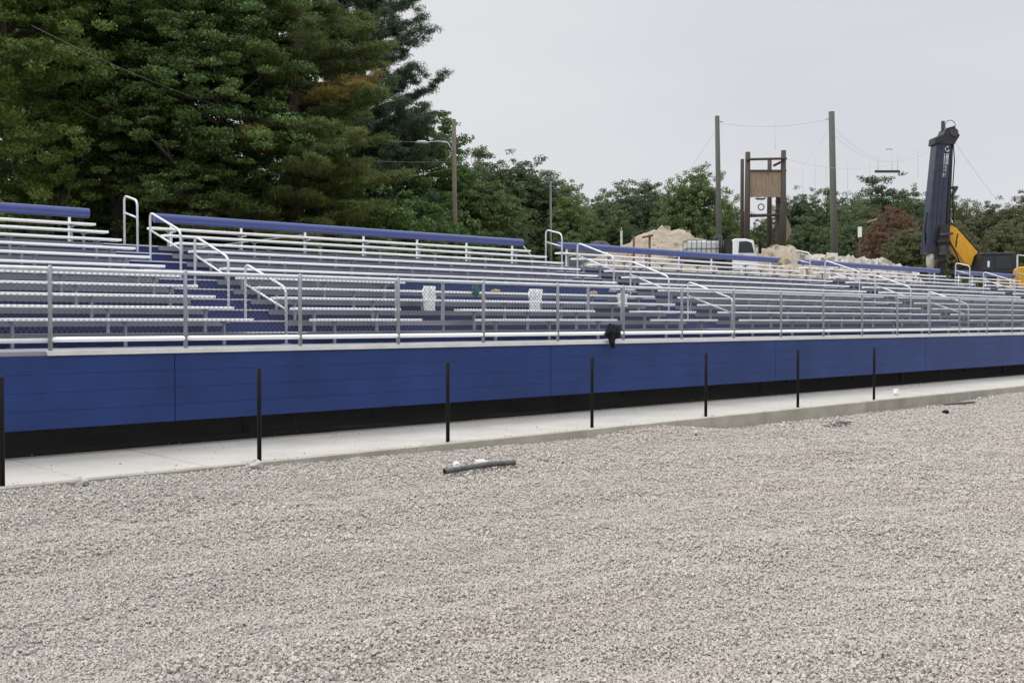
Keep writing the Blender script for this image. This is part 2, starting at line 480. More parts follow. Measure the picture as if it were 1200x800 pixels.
# bleacher sections
rail_labels = ['leftmost block of aluminium bench seating, left of the first aisle stair',
               'aluminium bench seating block holding the white cloths, between first and second aisle stairs',
               'aluminium bench seating block in front of the white truck and sand piles',
               'aluminium bench seating block in front of the drilling machine mast and grey rubble',
               'short last block of aluminium bench seating at the far right end of the stand']
GAPS = {1: [(12.2, 13.72), (17.62, 19.05)]}
for si, (xa, xb) in enumerate(SECT):
    cx = (xa + xb) / 2; cy = 16.0
    root = tag(empty('bleacher_section', (cx, cy, DECK)), rail_labels[si], 'bleachers', 'seating blocks of the stand')

    def lb(m, a, b, y0, y1, z0, z1): m.box(a - cx, b - cx, y0 - cy, y1 - cy, z0 - DECK, z1 - DECK)
    for n in range(NR):
        y, z = seat_y(n), seat_z(n)
        spans = [(xa, xb)]
        if si == 1 and n in (0, 1):
            g1, g2 = GAPS[1]; spans = [(xa, g1[0]), (g1[1], g2[0]), (g2[1], xb)]
        if si == 1 and n == 4:
            spans = [(xa, 13.8), (20.55, xb)]
        for (a, b) in spans:
            mb = MB()
            # extruded seat plank: two boards with a rounded front nosing
            for (ya, yb, dz) in ((.0, .125, 0), (.130, .255, 0)):
                lb(mb, a, b, y + ya, y + yb, z - .045, z + dz)
            lb(mb, a + .004, b - .004, y - .006, y - .0005, z - .04, z - .006)
            bench = mb.build('bench_seat', M['alu'], root, .005)
            nb = max(2, round((b - a) / 1.83) + 1)
            for k in range(nb):
                bx = a + .45 + (b - a - .9) * k / (nb - 1)
                mb = MB(); lb(mb, bx - .018, bx + .018, y + .13, y + .18, floor_z(n) + .002, z - .047)
                lb(mb, bx - .028, bx + .028, y + .03, y + .24, z - .075, z - .0455)
                mb.build('bracket', M['post'], bench)
        # riser board below the footboard of this row
        if n > 0:
            mb = MB(); lb(mb, xa, xb, riser_y(n) + .02, riser_y(n) + .045, floor_z(n - 1) + .004, floor_z(n) - .052)
            mb.build('riser', M['bluer'], root)
            mb = MB(); lb(mb, xa, xb, riser_y(n), riser_y(n) + .015, floor_z(n) - .095, floor_z(n) + .001); lb(mb, xa, xb, riser_y(n) + .0155, riser_y(n) + .30, floor_z(n) - .05, floor_z(n))
            lb(mb, xa, xb, riser_y(n) + .31, riser_y(n) + .64, floor_z(n) - .05, floor_z(n) - .001)
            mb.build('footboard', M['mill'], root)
    if si == 1:
        mb = MB()
        lb(mb, 13.85, 20.5, riser_y(6) - .012, riser_y(6) + .016, floor_z(5) + .006, floor_z(6) - .056)
        lb(mb, 13.85, 20.5, riser_y(5) - .010, riser_y(5) + .016, floor_z(4) + .006, floor_z(5) - .056)
        lb(mb, 13.85, 20.5, riser_y(5) - .05, riser_y(5) - .02, floor_z(5) + .02, floor_z(5) + .30)
        mb.build('blue_panel', M['blue'], root)
    # rear footboard, last riser and posts
    mb = MB(); lb(mb, xa, xb, riser_y(11), riser_y(11) + .22, floor_z(10) - .05, floor_z(10) - .002); mb.build('footboard', M['mill'], root)
    # blue padded backrest on brackets behind the top row
    a, b = xa + .2, xb - .02
    yb, zb = seat_y(10) + .34, 4.02
    mb = MB(); pr = []
    for j in range(18):
        t = 2 * PI * j / 18
        pr.append((.085 * math.cos(t), .105 * math.sin(t)))
    v = [(xx - cx, yb - cy + p, zb - DECK + q) for xx in (a, b) for p, q in pr]
    mb.add(v, [(j, (j + 1) % 18, 18 + (j + 1) % 18, 18 + j) for j in range(18)], True)
    mb.add(v[:18], [tuple(range(17, -1, -1))]); mb.add(v[18:], [tuple(range(18))])
    back = mb.build('backrest', M['bluet'], root)
    nb = max(2, round((b - a) / 1.83) + 1)
    for k in range(nb):
        bx = a + .4 + (b - a - .8) * k / (nb - 1)
        mb = MB(); lb(mb, bx - .022, bx + .022, yb - .01, yb + .03, seat_z(10) - .046, zb - .09)
        lb(mb, bx - .022, bx + .022, yb - .2, yb + .03, seat_z(10) - .08, seat_z(10) - .047); lb(mb, bx - .022, bx + .022, yb - .01, yb + .03, floor_z(10) - .3, seat_z(10) - .081)
        mb.build('support', M['alu'], back)
    # thin rear braces behind the block
    mb = MB()
    for k in range(0, nb - 2, 99):
        bx = a + .4 + (b - a - .8) * k / (nb - 1); bx2 = a + .4 + (b - a - .8) * (k + 2) / (nb - 1)
        mb.tube([(bx - cx, yb + .12 - cy, 3.3 - DECK), (bx2 - cx, yb + .12 - cy, 3.86 - DECK)], .013, 6)
    if False: mb.tube([(xb - .1 - cx, yb + .02 - cy, zb + .02 - DECK), (xb + .3 - cx, yb - .1 - cy, zb - .42 - DECK)], .022, 6)
    mb.build('rear_brace', M['rail'], root)
    if si == 1:
        mb = MB(); mb.tube([(xb - .1 - cx, yb + .02 - cy, zb + .02 - DECK), (xb + .3 - cx, yb - .1 - cy, zb - .42 - DECK)], .022, 6); mb.build('end_brace', M['rail'], root)
    # sloping stringers carrying the rows, seen dark underneath
    mb = MB(); k = xa + .4
    while k < xb:
        mb.bar((k - cx, riser_y(1) - cy, -.09), (k - cx, riser_y(11) - cy, RISE * 10 - .12), .06, .12)
        for yy, zz in ((17.2, .3), (19.4, .95), (21.8, 1.7)):
            mb.bar((k - cx, yy - cy, -DECK + float(ground_z(k, yy))), (k - cx, yy - cy, zz), .08)
        k += 1.83
    mb.build('understructure', M['steel'], root)

# aisle stairs
ORD = ['first', 'second', 'third', 'fourth']
for ai, (xa, xb) in enumerate(AISLE):
    cx = (xa + xb) / 2; cy = riser_y(1)
    root = tag(empty('aisle_stairs', (cx, cy, DECK)), 'narrow blue stepped aisle with pale step edges, %s aisle from the left' % ORD[ai], 'stairs', 'stepped aisles between seating blocks')
    for n in range(1, NR):
        mb = MB(); mb.box(xa - cx, xb - cx, riser_y(n) - cy, riser_y(n) + .655 - cy, RISE * n - .024, RISE * n)
        mb.build('tread', M['rail'], root)
        mb = MB(); mb.box(xa - cx, xb - cx, riser_y(n) + .02 - cy, riser_y(n) + .045 - cy, RISE * (n - 1) + .003, RISE * n - .026)
        mb.build('riser', M['bluer'], root)


def floor_at(y):
    n = 0
    for k in range(1, NR):
        if y > riser_y(k): n = k
    return floor_z(n)


# handrails standing in the aisles
SPANS = [(22.28, 21.62), (21.0, 19.62), (19.02, 17.7), (17.08, 15.70)]
WHICH = ['short topmost', 'upper middle', 'lower middle', 'lowest']
for ai, (xa, xb) in enumerate(AISLE):
    xc = (9.3, 21.82, 34.85, 48.1)[ai]
    for hi, (yr, yf) in enumerate(SPANS):
        if ai == 3 and hi > 1: continue
        zr, zf_ = floor_at(yr), floor_at(yf)
        top_r = zr + (1.0 if hi else 1.05); top_f = zf_ + (.94 if hi else 1.02)
        if hi == 0: top_f = top_r - .16
        o = tag(empty('handrail', (xc, yf, zf_)), '%s tube handrail loop standing in the %s aisle from the left' % (WHICH[hi], ORD[ai]), 'handrail', 'looped handrails in the aisles')
        P = lambda y, z: (0, y - yf, z - zf_)
        mb = MB(); mb.tube(round_path([P(yr, zr), P(yr, top_r), P(yf, top_f), P(yf, zf_)], .14), .0235, 10); mb.build('rail_loop', M['rail'], o)
        mb = MB(); mb.tube([P(yr, top_r - .36), P(yf, top_f - .36)], .021, 8); mb.build('middle_rail', M['rail'], o)
        for yy, zz in ((yr, zr), (yf, zf_)):
            mb = MB(); mb.box(-.06, .06, yy - yf - .06, yy - yf + .06, zz - zf_ + .001, zz - zf_ + .012); mb.build('base_plate', M['post'], o)

# two guard frames behind the open wheelchair bays
for k, (xa, xb) in enumerate(((12.35, 13.5), (17.75, 18.9))):
    yy = 16.74; zb = floor_z(2)
    o = tag(empty('safety_barrier', ((xa + xb) / 2, yy, floor_z(1))), ('grey tube barrier behind the gap in the lowest benches, beside the leftmost white cloth', 'grey tube barrier behind the gap in the lowest benches, beside the rightmost white cloth')[k], 'barrier', 'safety barriers in the middle block')
    h = (xb - xa) / 2
    for s in (-1, 1):
        mb = MB(); mb.bar((s * h, 0, -.02), (s * h, 0, .98), .05); mb.build('post', M['post'], o)
    mb = MB(); mb.tube([(-h, 0, .98), (h, 0, .98)], .025); mb.build('top_rail', M['rail'], o)
    mb = MB(); mb.tube([(-h, 0, .15), (h, 0, .15)], .02); mb.build('bottom_rail', M['post'], o)

# front guard fence with chain link
FYC = WY + .02
gf = tag(empty('guard_fence', (13.9, FYC, DECK)), 'long galvanised tube and chain link fence along the front walkway of the stand', 'fence')
TOPZ, BOTZ = 2.415 - DECK, 1.50 - DECK
px = [4.87 + 1.83 * k for k in range(-5, 22)]
lx = [p - 13.9 for p in px]
mb = MB(); mb.tube([(lx[0], 0, TOPZ), (lx[-1], 0, TOPZ)], .029, 10); mb.build('top_rail', M['rail'], gf)
mb = MB(); mb.tube([(lx[0], 0, BOTZ), (4.87 - 13.9, 0, BOTZ)], .03, 10); mb.build('bottom_rail', M['alu'], gf)
mb = MB(); mb.tube([(4.872 - 13.9, -.012, BOTZ + .01), (lx[-1], -.012, BOTZ + .01)], .033, 10); mb.build('bottom_rail', M['alu'], gf)
for i, xx in enumerate(lx):
    mb = MB(); mb.tube([(xx, -.02, -.055 if i == 5 else .014), (xx, -.02, TOPZ + .02), (xx, -.02, TOPZ + .045)], [.029, .029, .014], 10); mb.build('post', M['post'], gf)
for i in range(len(lx) - 1):
    a, b = lx[i] + .03, lx[i + 1] - .03; z0, z1 = BOTZ - .01, TOPZ + .0; hh = z1 - z0
    mb = MB(); st = .072; w = .0034
    for sgn in (1, -1):
        k0 = math.floor((a - hh) / st); k1 = math.ceil((b + hh) / st)
        for k in range(k0, k1 + 1):
            xs_ = k * st + (0 if sgn > 0 else .036)
            # line from (xs_, z0) going up in direction sgn
            xe = xs_ + sgn * hh
            t0, t1 = 0.0, 1.0
            lo, hi = (xs_, xe) if sgn > 0 else (xe, xs_)
            if hi <= a or lo >= b: continue
            ta = (a - xs_) / (xe - xs_); tb = (b - xs_) / (xe - xs_)
            t0 = max(t0, min(ta, tb)); t1 = min(t1, max(ta, tb))
            if t1 - t0 < .01: continue
            p = (xs_ + (xe - xs_) * t0, z0 + hh * t0); q = (xs_ + (xe - xs_) * t1, z0 + hh * t1)
            yy = .016 + .004 * sgn
            v = [(p[0] - w, yy, p[1]), (p[0] + w, yy, p[1]), (p[0], yy + w * 1.7, p[1]), (q[0] - w, yy, q[1]), (q[0] + w, yy, q[1]), (q[0], yy + w * 1.7, q[1])]
            mb.add(v, [(0, 1, 4, 3), (1, 2, 5, 4), (2, 0, 3, 5)])
    mb.build('chain_link', M['wire'], gf)

# end guard at the far right end of the stand
eg = tag(empty('end_guard_rail', (55.7, 22.6, DECK)), 'grey tube guard rail sloping down the far right end of the stand', 'guard rail')
mb = MB(); mb.tube([(0, 0, 5.1 - DECK), (0, -.9, 4.95 - DECK), (0, -6.2, 3.2 - DECK)], .03, 8); mb.build('top_rail', M['rail'], eg)
mb = MB(); mb.tube([(0, 0, 4.2 - DECK), (0, -6.2, 2.4 - DECK)], .022, 8); mb.build('middle_rail', M['rail'], eg)
for yy, zt in ((0, 5.1), (-.9, 4.95), (-2.6, 4.38), (-4.4, 3.8), (-6.2, 3.2)):
    mb = MB(); mb.tube([(0, yy, 3.3 - DECK + yy * .3), (0, yy, zt - DECK)], .045, 8); mb.build('post', M['post'], eg)

# black fence posts on the kerb
names = ['cut by the left picture edge', 'second from the left', 'third from the left', 'fourth from the left', 'third from the right', 'second from the right', 'farthest right']
mb = MB(); mb.tube([(0, 0, 0), (0, 0, 1.15), (0, 0, 1.165)], [.028, .028, .02], 14)
pp = mb.build('fence_post', M['black'])
for k in range(7):
    o = pp if k == 0 else pp.copy()
    if k: COL.objects.link(o)
    o.location = (3.66 + 3.045 * k, KY + .20, .0)
    o.rotation_euler = (random.uniform(-.004, .004), random.uniform(-.004, .004), k)
    tag(o, 'slim black steel fence post standing on the kerb, ' + names[k], 'fence post', 'black posts along the kerb')

# ------------------------------------------------------------------ small things on the stand
clabels = ['white cloth draped over two benches, leftmost of the three', 'white cloth draped over two benches, middle one with a slanted left fold',
           'white cloth draped over the bench beside the second aisle, rightmost of the three']
for k, (xc, w, n, ztop, zbot) in enumerate(((13.88, .36, 3, 2.48, 1.95), (16.92, .38, 3, 2.48, 1.94), (19.97, .32, 3, 2.43, 2.10))):
    y0 = seat_y(n) - .02
    nx, nz = 14, 26
    V = []
    for i in range(nx + 1):
        for j in range(nz + 1):
            t = j / nz; s = i / nx - .5
            z = ztop + (zbot - ztop) * t
            y = y0 - .03 - .05 * max(0, t - .42) + .03 * math.sin(s * 17 + t * 3 + k) + .02 * math.sin(s * 31 + k * 2)
            ww = w * (1 + .12 * math.sin(t * 5 + k) - .18 * t)
            xx = xc + s * ww + (.04 * (1 - t) if k == 1 else -.02 * t) + .012 * math.sin(t * 14 + i)
            V.append((xx - xc, y - y0, z - zbot))
    V = np.array(V); i = (np.arange(nx)[:, None] * (nz + 1) + np.arange(nz)[None]).ravel()
    o = np_mesh('draped_cloth', V, np.stack([i, i + nz + 1, i + nz + 2, i + 1], 1), M['paper'], smooth=True)
    sm = o.modifiers.new('Solidify', 'SOLIDIFY'); sm.thickness = .012
    o.location = (xc, y0, zbot)
    tag(o, clabels[k], 'cloth', 'white cloths draped over benches')


def crumple(name, loc, size, m, seed, label, cat, lobes=6, hang=None, group=None, fmax=8):
    """rumpled cloth lump: one noisy closed surface, optional hanging flap"""
    rg = np.random.default_rng(seed)
    nu, nv = 40, 24
    V = []; ph = rg.uniform(0, 6.28, (lobes, 3)); fr = rg.integers(2, fmax, (lobes, 2))
    for i in range(nu):
        a = 2 * PI * i / nu
        for j in range(nv + 1):
            b = -PI / 2 + PI * j / nv
            r = 1 + sum(.085 * math.sin(fr[l, 0] * a + ph[l, 0]) * math.sin(fr[l, 1] * b * 1.5 + ph[l, 1]) for l in range(lobes))
            x, y, z = r * math.cos(a) * math.cos(b) * size[0], r * math.sin(a) * math.cos(b) * size[1], r * math.sin(b) * size[2]
            if hang and z < 0 and abs(x - hang[0]) < hang[1]:
                k = 1 - abs(x - hang[0]) / hang[1]
                z *= 1 + hang[2] * k ** .7
            V.append((x, y, z))
    F_ = [(i * (nv + 1) + j, ((i + 1) % nu) * (nv + 1) + j, ((i + 1) % nu) * (nv + 1) + j + 1, i * (nv + 1) + j + 1) for i in range(nu) for j in range(nv)]
    o = np_mesh(name, np.array(V), np.array(F_), m, smooth=True); o.location = loc
    return tag(o, label, cat, group)


jx = 15.45 - 0.03
jk = tag(empty('jacket', (jx + .05, FYC - .06, 1.50)), 'crumpled black jacket hung over the bottom fence rail above the blue wall', 'jacket')
o = crumple('body', (.05, 0, .05), (.21, .12, .15), M['jacket'], 5, None, None, 9); o.parent = jk
o = crumple('collar', (-.09, -.05, .02), (.13, .09, .11), M['jacket'], 6, None, None, 9); o.parent = jk
mb = MB(); mb.tube([(-.10, -.05, .0), (-.12, -.09, -.10), (-.10, -.095, -.22), (-.06, -.085, -.30)], [.085, .075, .06, .045], 12); mb.build('sleeve', M['jacket'], jk)
mb = MB(); mb.tube([(-.08, -.02, .06), (-.18, -.05, .03), (-.27, -.05, -.03)], [.08, .06, .035], 12); mb.build('sleeve', M['jacket'], jk)

jk.scale = (.86, .95, .86)
crumple('rag', (15.2, seat_y(3) - .01, seat_z(3) + .04), (.10, .05, .15), M['teal'], 8, 'teal rag bunched on a bench in front of the blue panel', 'rag')
crumple('work_glove', (15.85, seat_y(3) + .06, seat_z(3) + .03), (.12, .06, .035), M['tan'], 9, 'flat tan glove lying on the bench right of the teal rag', 'glove', group='tan gloves on the bench')
crumple('work_glove', (19.05, seat_y(3) + .06, seat_z(3) + .04), (.11, .06, .045), M['tan'], 10, 'tan glove lying on the bench next to the rightmost white cloth', 'glove', group='tan gloves on the bench')

# ------------------------------------------------------------------ litter on the gravel and pavement
def on_gravel(u, v):
    """point of the gravel seen at photo pixel (u, v)"""
    z = -.15
    for _ in range(6):
        d = (H0 - z) * F / (v - 376.0); p = at(u, d); z = float(gravel_z(p.x, p.y))
    p.z = z; return p


a, b = on_gravel(520, 557.5), on_gravel(603, 548)
mid = (a + b) / 2
pipe = tag(empty('plastic_pipe', mid), 'dark grey slightly bent pipe lying on the gravel near the third post', 'pipe')
q = [(a - mid), (a - mid) * .3 + Vector((0, 0, .012)), (b - mid) * .3 + Vector((0, 0, .018)), (b - mid)]
q = [x + Vector((0, 0, .045)) for x in q]
mb = MB(); mb.tube([q[0] + (q[1] - q[0]) * .02] + q[1:], .036, 14, cap=False); mb.build('pipe_wall', M['pipe'], pipe)
mb = MB(); mb.tube([q[0] + (q[1] - q[0]) * .05, q[0] + (q[1] - q[0]) * .06], .034, 14); mb.tube([q[3] + (q[2] - q[3]) * .03, q[3] + (q[2] - q[3]) * .04], .034, 14); mb.build('bore_shade', M['black'], pipe)  # black discs set inside both ends stand for the shade in the hollow


def bottle(loc, rz, L, r, label):
    o = tag(empty('plastic_bottle', loc, rz), label, 'bottle', 'crushed plastic bottles by the pipe')
    mb = MB(); mb.tube([(-L / 2, 0, 0), (-L / 2 + .01, 0, 0), (-L * .1, 0, .004), (L * .2, .004, -.006), (L * .36, 0, 0), (L * .46, 0, 0), (L * .5, 0, 0)], [r * .7, r, r * .8, r, r * .75, r * .35, r * .35], 12); mb.build('body', M['clear'], o)
    mb = MB(); mb.tube([(L * .5, 0, 0), (L * .57, 0, 0)], r * .42, 10); mb.build('cap', M['sign'], o)
    return o


for (u, v, rz, L, lab) in ((535, 549, .9, .23, 'crushed clear plastic bottle lying behind the left half of the pipe'), (564, 547, .2, .15, 'small crumpled clear bottle lying behind the right half of the pipe')):
    p = on_gravel(u, v); p.z += .05; bottle(p, rz, L * 1.25, .05, lab)
a, b = on_gravel(1107, 475.5), on_gravel(1143, 473); mid = (a + b) / 2
mb = MB(); mb.tube([a - mid + Vector((0, 0, .03)), Vector((0, 0, .035)), b - mid + Vector((0, 0, .03))], [.02, .028, .024], 8)
o = mb.build('dark_stick', M['pipe']); o.location = mid; tag(o, 'dark straight stick on the gravel beside the kerb at far right', 'stick')
p = on_gravel(1109, 485); p.z += .03
crumple('rubber_scrap', p, (.10, .06, .04), M['black'], 21, 'small black scrap on the gravel just below the dark stick', 'scrap')
p = on_gravel(982, 499); w = tag(empty('wire_scrap', p), 'tangled grey wire offcut on gravel in front of the fifth and sixth posts', 'wire')
for k in range(3):
    pts = []
    for t in range(18):
        s = t / 17; pts.append((-.28 + .62 * s + .07 * math.sin(7 * s + k * 2), -.10 + .07 * k + .09 * math.sin(9 * s + k), .035 + .03 * math.sin(6 * s + k * 1.7)))
    mb = MB(); mb.tube(pts, .011, 6); mb.build('strand', M['pipe'], w)
cup = tag(empty('paper_cup', at(1050.5, H0 * F / (463.5 - 376), .002)), 'white paper cup standing on the pavement right of the last black post', 'cup')
mb = MB(); mb.tube([(0, 0, 0), (0, 0, .13)], [.045, .06], 14); mb.build('cup_body', M['white'], cup)
mb = MB(); mb.tube([(0, 0, .13), (0, 0, .142), (0, 0, .15)], [.064, .064, .05], 14); mb.build('lid', M['sign'], cup)
for (u, v, s, lab) in ((76, 563, .07, 'fist sized grey stone at the kerb foot, near the left picture edge'), (817, 509, .06, 'fist sized pale stone at the kerb foot below the fifth black post'), (287, 546, .085, 'flat grey stone at the kerb foot beside the second black post')):
    p = on_gravel(u, v)
    p.y = min(p.y, KY - s * 1.2); p.z = float(gravel_z(p.x, p.y)) + s * .4
    crumple('loose_stone', p, (s * 1.3, s, s * .75), M['stone'], int(u), lab, 'stone', lobes=4, group='loose stones by the kerb', fmax=4)

# ------------------------------------------------------------------ behind the stand
VR = -YAW       # turned square to the view


def back(name, u, d, label, cat, group=None):
    p = at(u, d); p.z = float(ground_z(p.x, p.y))
    o = tag(empty(name, p, VR), label, cat, group)
    sc = d / F
    return o, (lambda uu, vv: ((uu - u) * sc, H0 + (376 - vv) * sc - p.z))


def tub(o, name, m, pts, r, n=8, cap=True):
    mb = MB(); mb.tube(pts, r, n, cap); return mb.build(name, m, o)


# utility poles
o, L = back('utility_pole', 533, 54, 'brown wooden utility pole with a lamp arm in front of dark trees', 'utility pole')
x, zt = L(532, 141); tub(o, 'shaft', M['wood'], [(0.04, 0, -.3), (x, 0, zt)], [.14, .105], 12)
x, z = L(531, 172); x2, z2 = L(515, 167); x3, z3 = L(500, 168.5)
arm = tub(o, 'lamp_arm', M['rail'], [(x, -.1, z - .25), (x - .25, -.12, z + .15), (x2, -.15, z2), (x3, -.15, z3)], .035, 8)
mb = MB(); mb.tube([(x3 + .1, -.15, z3), (x3 - .08, -.15, z3 + .02), (x3 - .38, -.15, z3 + .02), (x3 - .55, -.15, z3 - .01)], [.04, .09, .095, .03], 10); mb.build('lamp_head', M['rail'], o)
o, L = back('utility_pole', 646, 60, 'thin grey pole rising beside the second aisle', 'pole')
x, zt = L(645, 213); tub(o, 'shaft', M['polegrey'], [(0, 0, -.3), (x, 0, zt)], [.075, .055], 10)
tub(o, 'crossbar', M['polegrey'], [(x - .25, 0, zt - .3), (x + .25, 0, zt - .3)], .03, 6)
o, L = back('marker_post', 728, 55, 'short pale post left of the big sand pile', 'post')
x, zt = L(728, 267); tub(o, 'shaft', M['rock'], [(0, 0, -.2), (x, 0, zt - .15)], .06, 10); tub(o, 'cap', M['post'], [(x, 0, zt - .15), (x, 0, zt)], [.03, .02], 8)
o, L = back('tall_pole', 842, 66, 'tall weathered wooden pole behind the white truck cab', 'pole', 'tall poles of the rope course')
xA, zA = L(839.5, 137); tub(o, 'shaft', M['woodg'], [(0.1, 0, -.3), (xA, 0, zA)], [.19, .14], 12)
tub(o, 'bolt', M['post'], [(xA, 0, zA - .35), (xA + .35, 0, zA - .35)], .03, 6)
o, L = back('tall_pole', 977, 66, 'tall weathered wooden pole standing right of the wooden tower', 'pole', 'tall poles of the rope course')
xB, zB = L(973, 132); tub(o, 'shaft', M['woodg'], [(0.1, 0, -.3), (xB, 0, zB)], [.24, .18], 12)
tub(o, 'bolt', M['post'], [(xB - .35, 0, zB - .45), (xB, 0, zB - .45)], .03, 6)


def P3(u, v, d):
    p = at(u, d); p.z = zat(v, d); return p


def wire(name, a, b, sag, r, label, cat, m='cable', group=None, n=24):
    mid = (a + b) / 2
    pts = [a.lerp(b, t / n) - mid - Vector((0, 0, sag * 4 * (t / n) * (1 - t / n))) for t in range(n + 1)]
    mb = MB(); mb.tube(pts, r, 5); o = mb.build(name, M[m]); o.location = mid
    return tag(o, label, cat, group)


def with_z(p, z):
    p.z = z; return p


wire('power_line', with_z(at(40, 36.5), 11.8), P3(532, 165, 54), 1.30, .008, 'uppermost overhead wire running across the tall trees to the lamp pole', 'power line', 'cable', 'overhead wires to the lamp pole')
wire('power_line', P3(70, 120, 42.5), P3(532, 190, 54), .75, .008, 'middle overhead wire running across the tall trees to the lamp pole', 'power line', 'cable', 'overhead wires to the lamp pole')
wire('power_line', P3(90, 128, 41.5), P3(532, 197, 54), 1.5, .008, 'lowest sagging overhead wire running across the tall trees to the lamp pole', 'power line', 'cable', 'overhead wires to the lamp pole')
RC = 'cables of the rope course'
wire('cable', P3(841, 145, 66), P3(972, 140, 66), .35, .006, 'cable strung between the tops of the two tall poles', 'cable', group=RC)
wire('cable', P3(975, 150, 66), P3(1092, 172, 78), 1.6, .006, 'upper cable sagging from the right tall pole towards the drilling mast', 'cable', 'rope', RC)
wire('cable', P3(975, 158, 66), P3(1095, 160, 78), 1.8, .006, 'lower cable sagging from the right tall pole towards the drilling mast', 'cable', 'rope', RC)
wire('cable', P3(917, 186, 60), P3(1110, 166, 78), 1.2, .006, 'long cable from the wooden tower passing behind the right tall pole', 'cable', 'rope', RC)
wire('cable', P3(841, 148, 66), P3(800, 210, 75), .1, .006, 'guy wire slanting down left from the left tall pole', 'guy wire', 'rope', RC)
wire('cable', P3(842, 148, 66), P3(872, 186, 60), .1, .006, 'guy wire from the left tall pole to the tower top', 'guy wire', 'rope', RC)
wire('cable', P3(1116, 165, 60), P3(1168, 236, 60), .1, .008, 'thin slack line slanting down right from the top of the drilling mast', 'cable', 'rope', RC)
wire('cable', P3(972, 150, 66), P3(935, 200, 66), .05, .006, 'guy wire slanting down left from the right tall pole', 'guy wire', 'rope', RC)
for (u, va, vb, wh) in ((907, 146, 176, 'above the wooden tower'), (940, 196, 230, 'just right of the wooden tower'), (954, 186, 232, 'between the tower and the right tall pole'), (967, 196, 232, 'just left of the right tall pole'),
                        (992, 192, 222, 'just right of the right tall pole'), (1018, 188, 226, 'left of the swinging log'), (1074, 175, 208, 'right of the swinging log')):
    wire('hanging_rope', P3(u, va, 68), P3(u + .3, vb, 68), 0, .009, 'thin rope hanging in the sky ' + wh, 'rope', 'rope', 'ropes hanging from the cables', 3)
sl = tag(empty('log_swing', P3(1038.5, 201.5, 68), VR), 'dark log hung level on thin ropes above the far trees', 'log swing')
tub(sl, 'log', M['logd'], [(-.78, 0, 0), (.78, 0, 0)], .085, 10)
for xx, hh in ((-.6, 1.15), (.3, 1.1), (.66, 1.2)):
    tub(sl, 'rope', M['rope'], [(xx, 0, .05), (xx + .02, 0, hh)], .012, 5)
tub(sl, 'crossbar', M['cable'], [(-.1, 0, 1.36), (.0, 0, 1.42), (.2, 0, 1.42), (.3, 0, 1.36)], .025, 6)

# climbing tower
o, L = back('climbing_tower', 895, 60, 'rough wooden climbing tower of logs with a plank wall', 'tower')


def log(name, u0, v0, u1, v1, r0, r1=None, y=0, m='logd'):
    a = L(u0, v0); b = L(u1, v1)
    return tub(o, name, M[m], [(a[0], y, a[1]), (b[0], y, b[1])], [r0, r1 or r0], 12)


log('log_post', 874.5, 318, 875.5, 179, .19, .14, 0); log('log_post', 872, 318, 872.2, 185, .12, .10, .7)
log('log_post', 907, 318, 907, 184, .17, .12, 1.2); log('log_post', 916.5, 318, 917.2, 177, .22, .14, 0)
log('log_post', 914.5, 318, 914.3, 230, .25, .2, .35); log('log_post', 919, 318, 921, 232, .17, .13, .5)
log('crossbar', 873, 188, 920, 187, .07, .07, -.16); log('brace', 907, 194, 917, 189, .07, .07, .3)
log('crossbar', 875, 253, 911, 252, .09, .09, .1)
a = L(877, 232); b = L(914, 200)
mb = MB(); npk = 13; w = (b[0] - a[0]) / npk
for k in range(npk):
    mb.box(a[0] + k * w + .006, a[0] + (k + 1) * w - .006, -.05 + .008 * (k % 2), 0, a[1] + .02 * (k % 3), b[1] + .015 * (k % 2))
mb.build('plank_wall', M['plank'], o)
mb = MB(); mb.box(a[0], b[0] + .3, -.10, -.052, b[1] - .09, b[1] + .01); mb.box(a[0], b[0], .002, .06, a[1] + .3, a[1] + .42); mb.build('plank_rail', M['logd'], o)
c = L(890.5, 232.5); mb = MB(); mb.prism([(c[0] - .33, c[1]), (c[0] + .33, c[1]), (c[0] + .2, c[1] - .1), (c[0] - .2, c[1] - .1)], -.04, .04); mb.build('foot_ledge', M['logd'], o)
for vv in (212, 222, 236, 246):
    a1 = L(911.5, vv); mb = MB(); mb.tube([(a1[0] - .12, .2, a1[1]), (a1[0] + .3, .05, a1[1])], .045, 8); mb.build('rung', M['logd'], o)
c = L(891.3, 243)
mb = MB(); mb.tube([(c[0] + .165 * math.cos(t), .0, c[1] + .165 * math.sin(t)) for t in np.linspace(0, 2 * PI, 25)], .03, 6); mb.build('ring', M['black'], o)
tub(o, 'ring_rope', M['rope'], [(c[0], 0, c[1] + .165), (c[0], 0, L(890, 234)[1])], .006, 5)
pg = [L(920, 250), L(927.5, 270), L(921, 286), L(917.5, 270)]
mb = MB(); mb.prism(pg, .05, .13); mb.build('climbing_board', M['plank'], o)

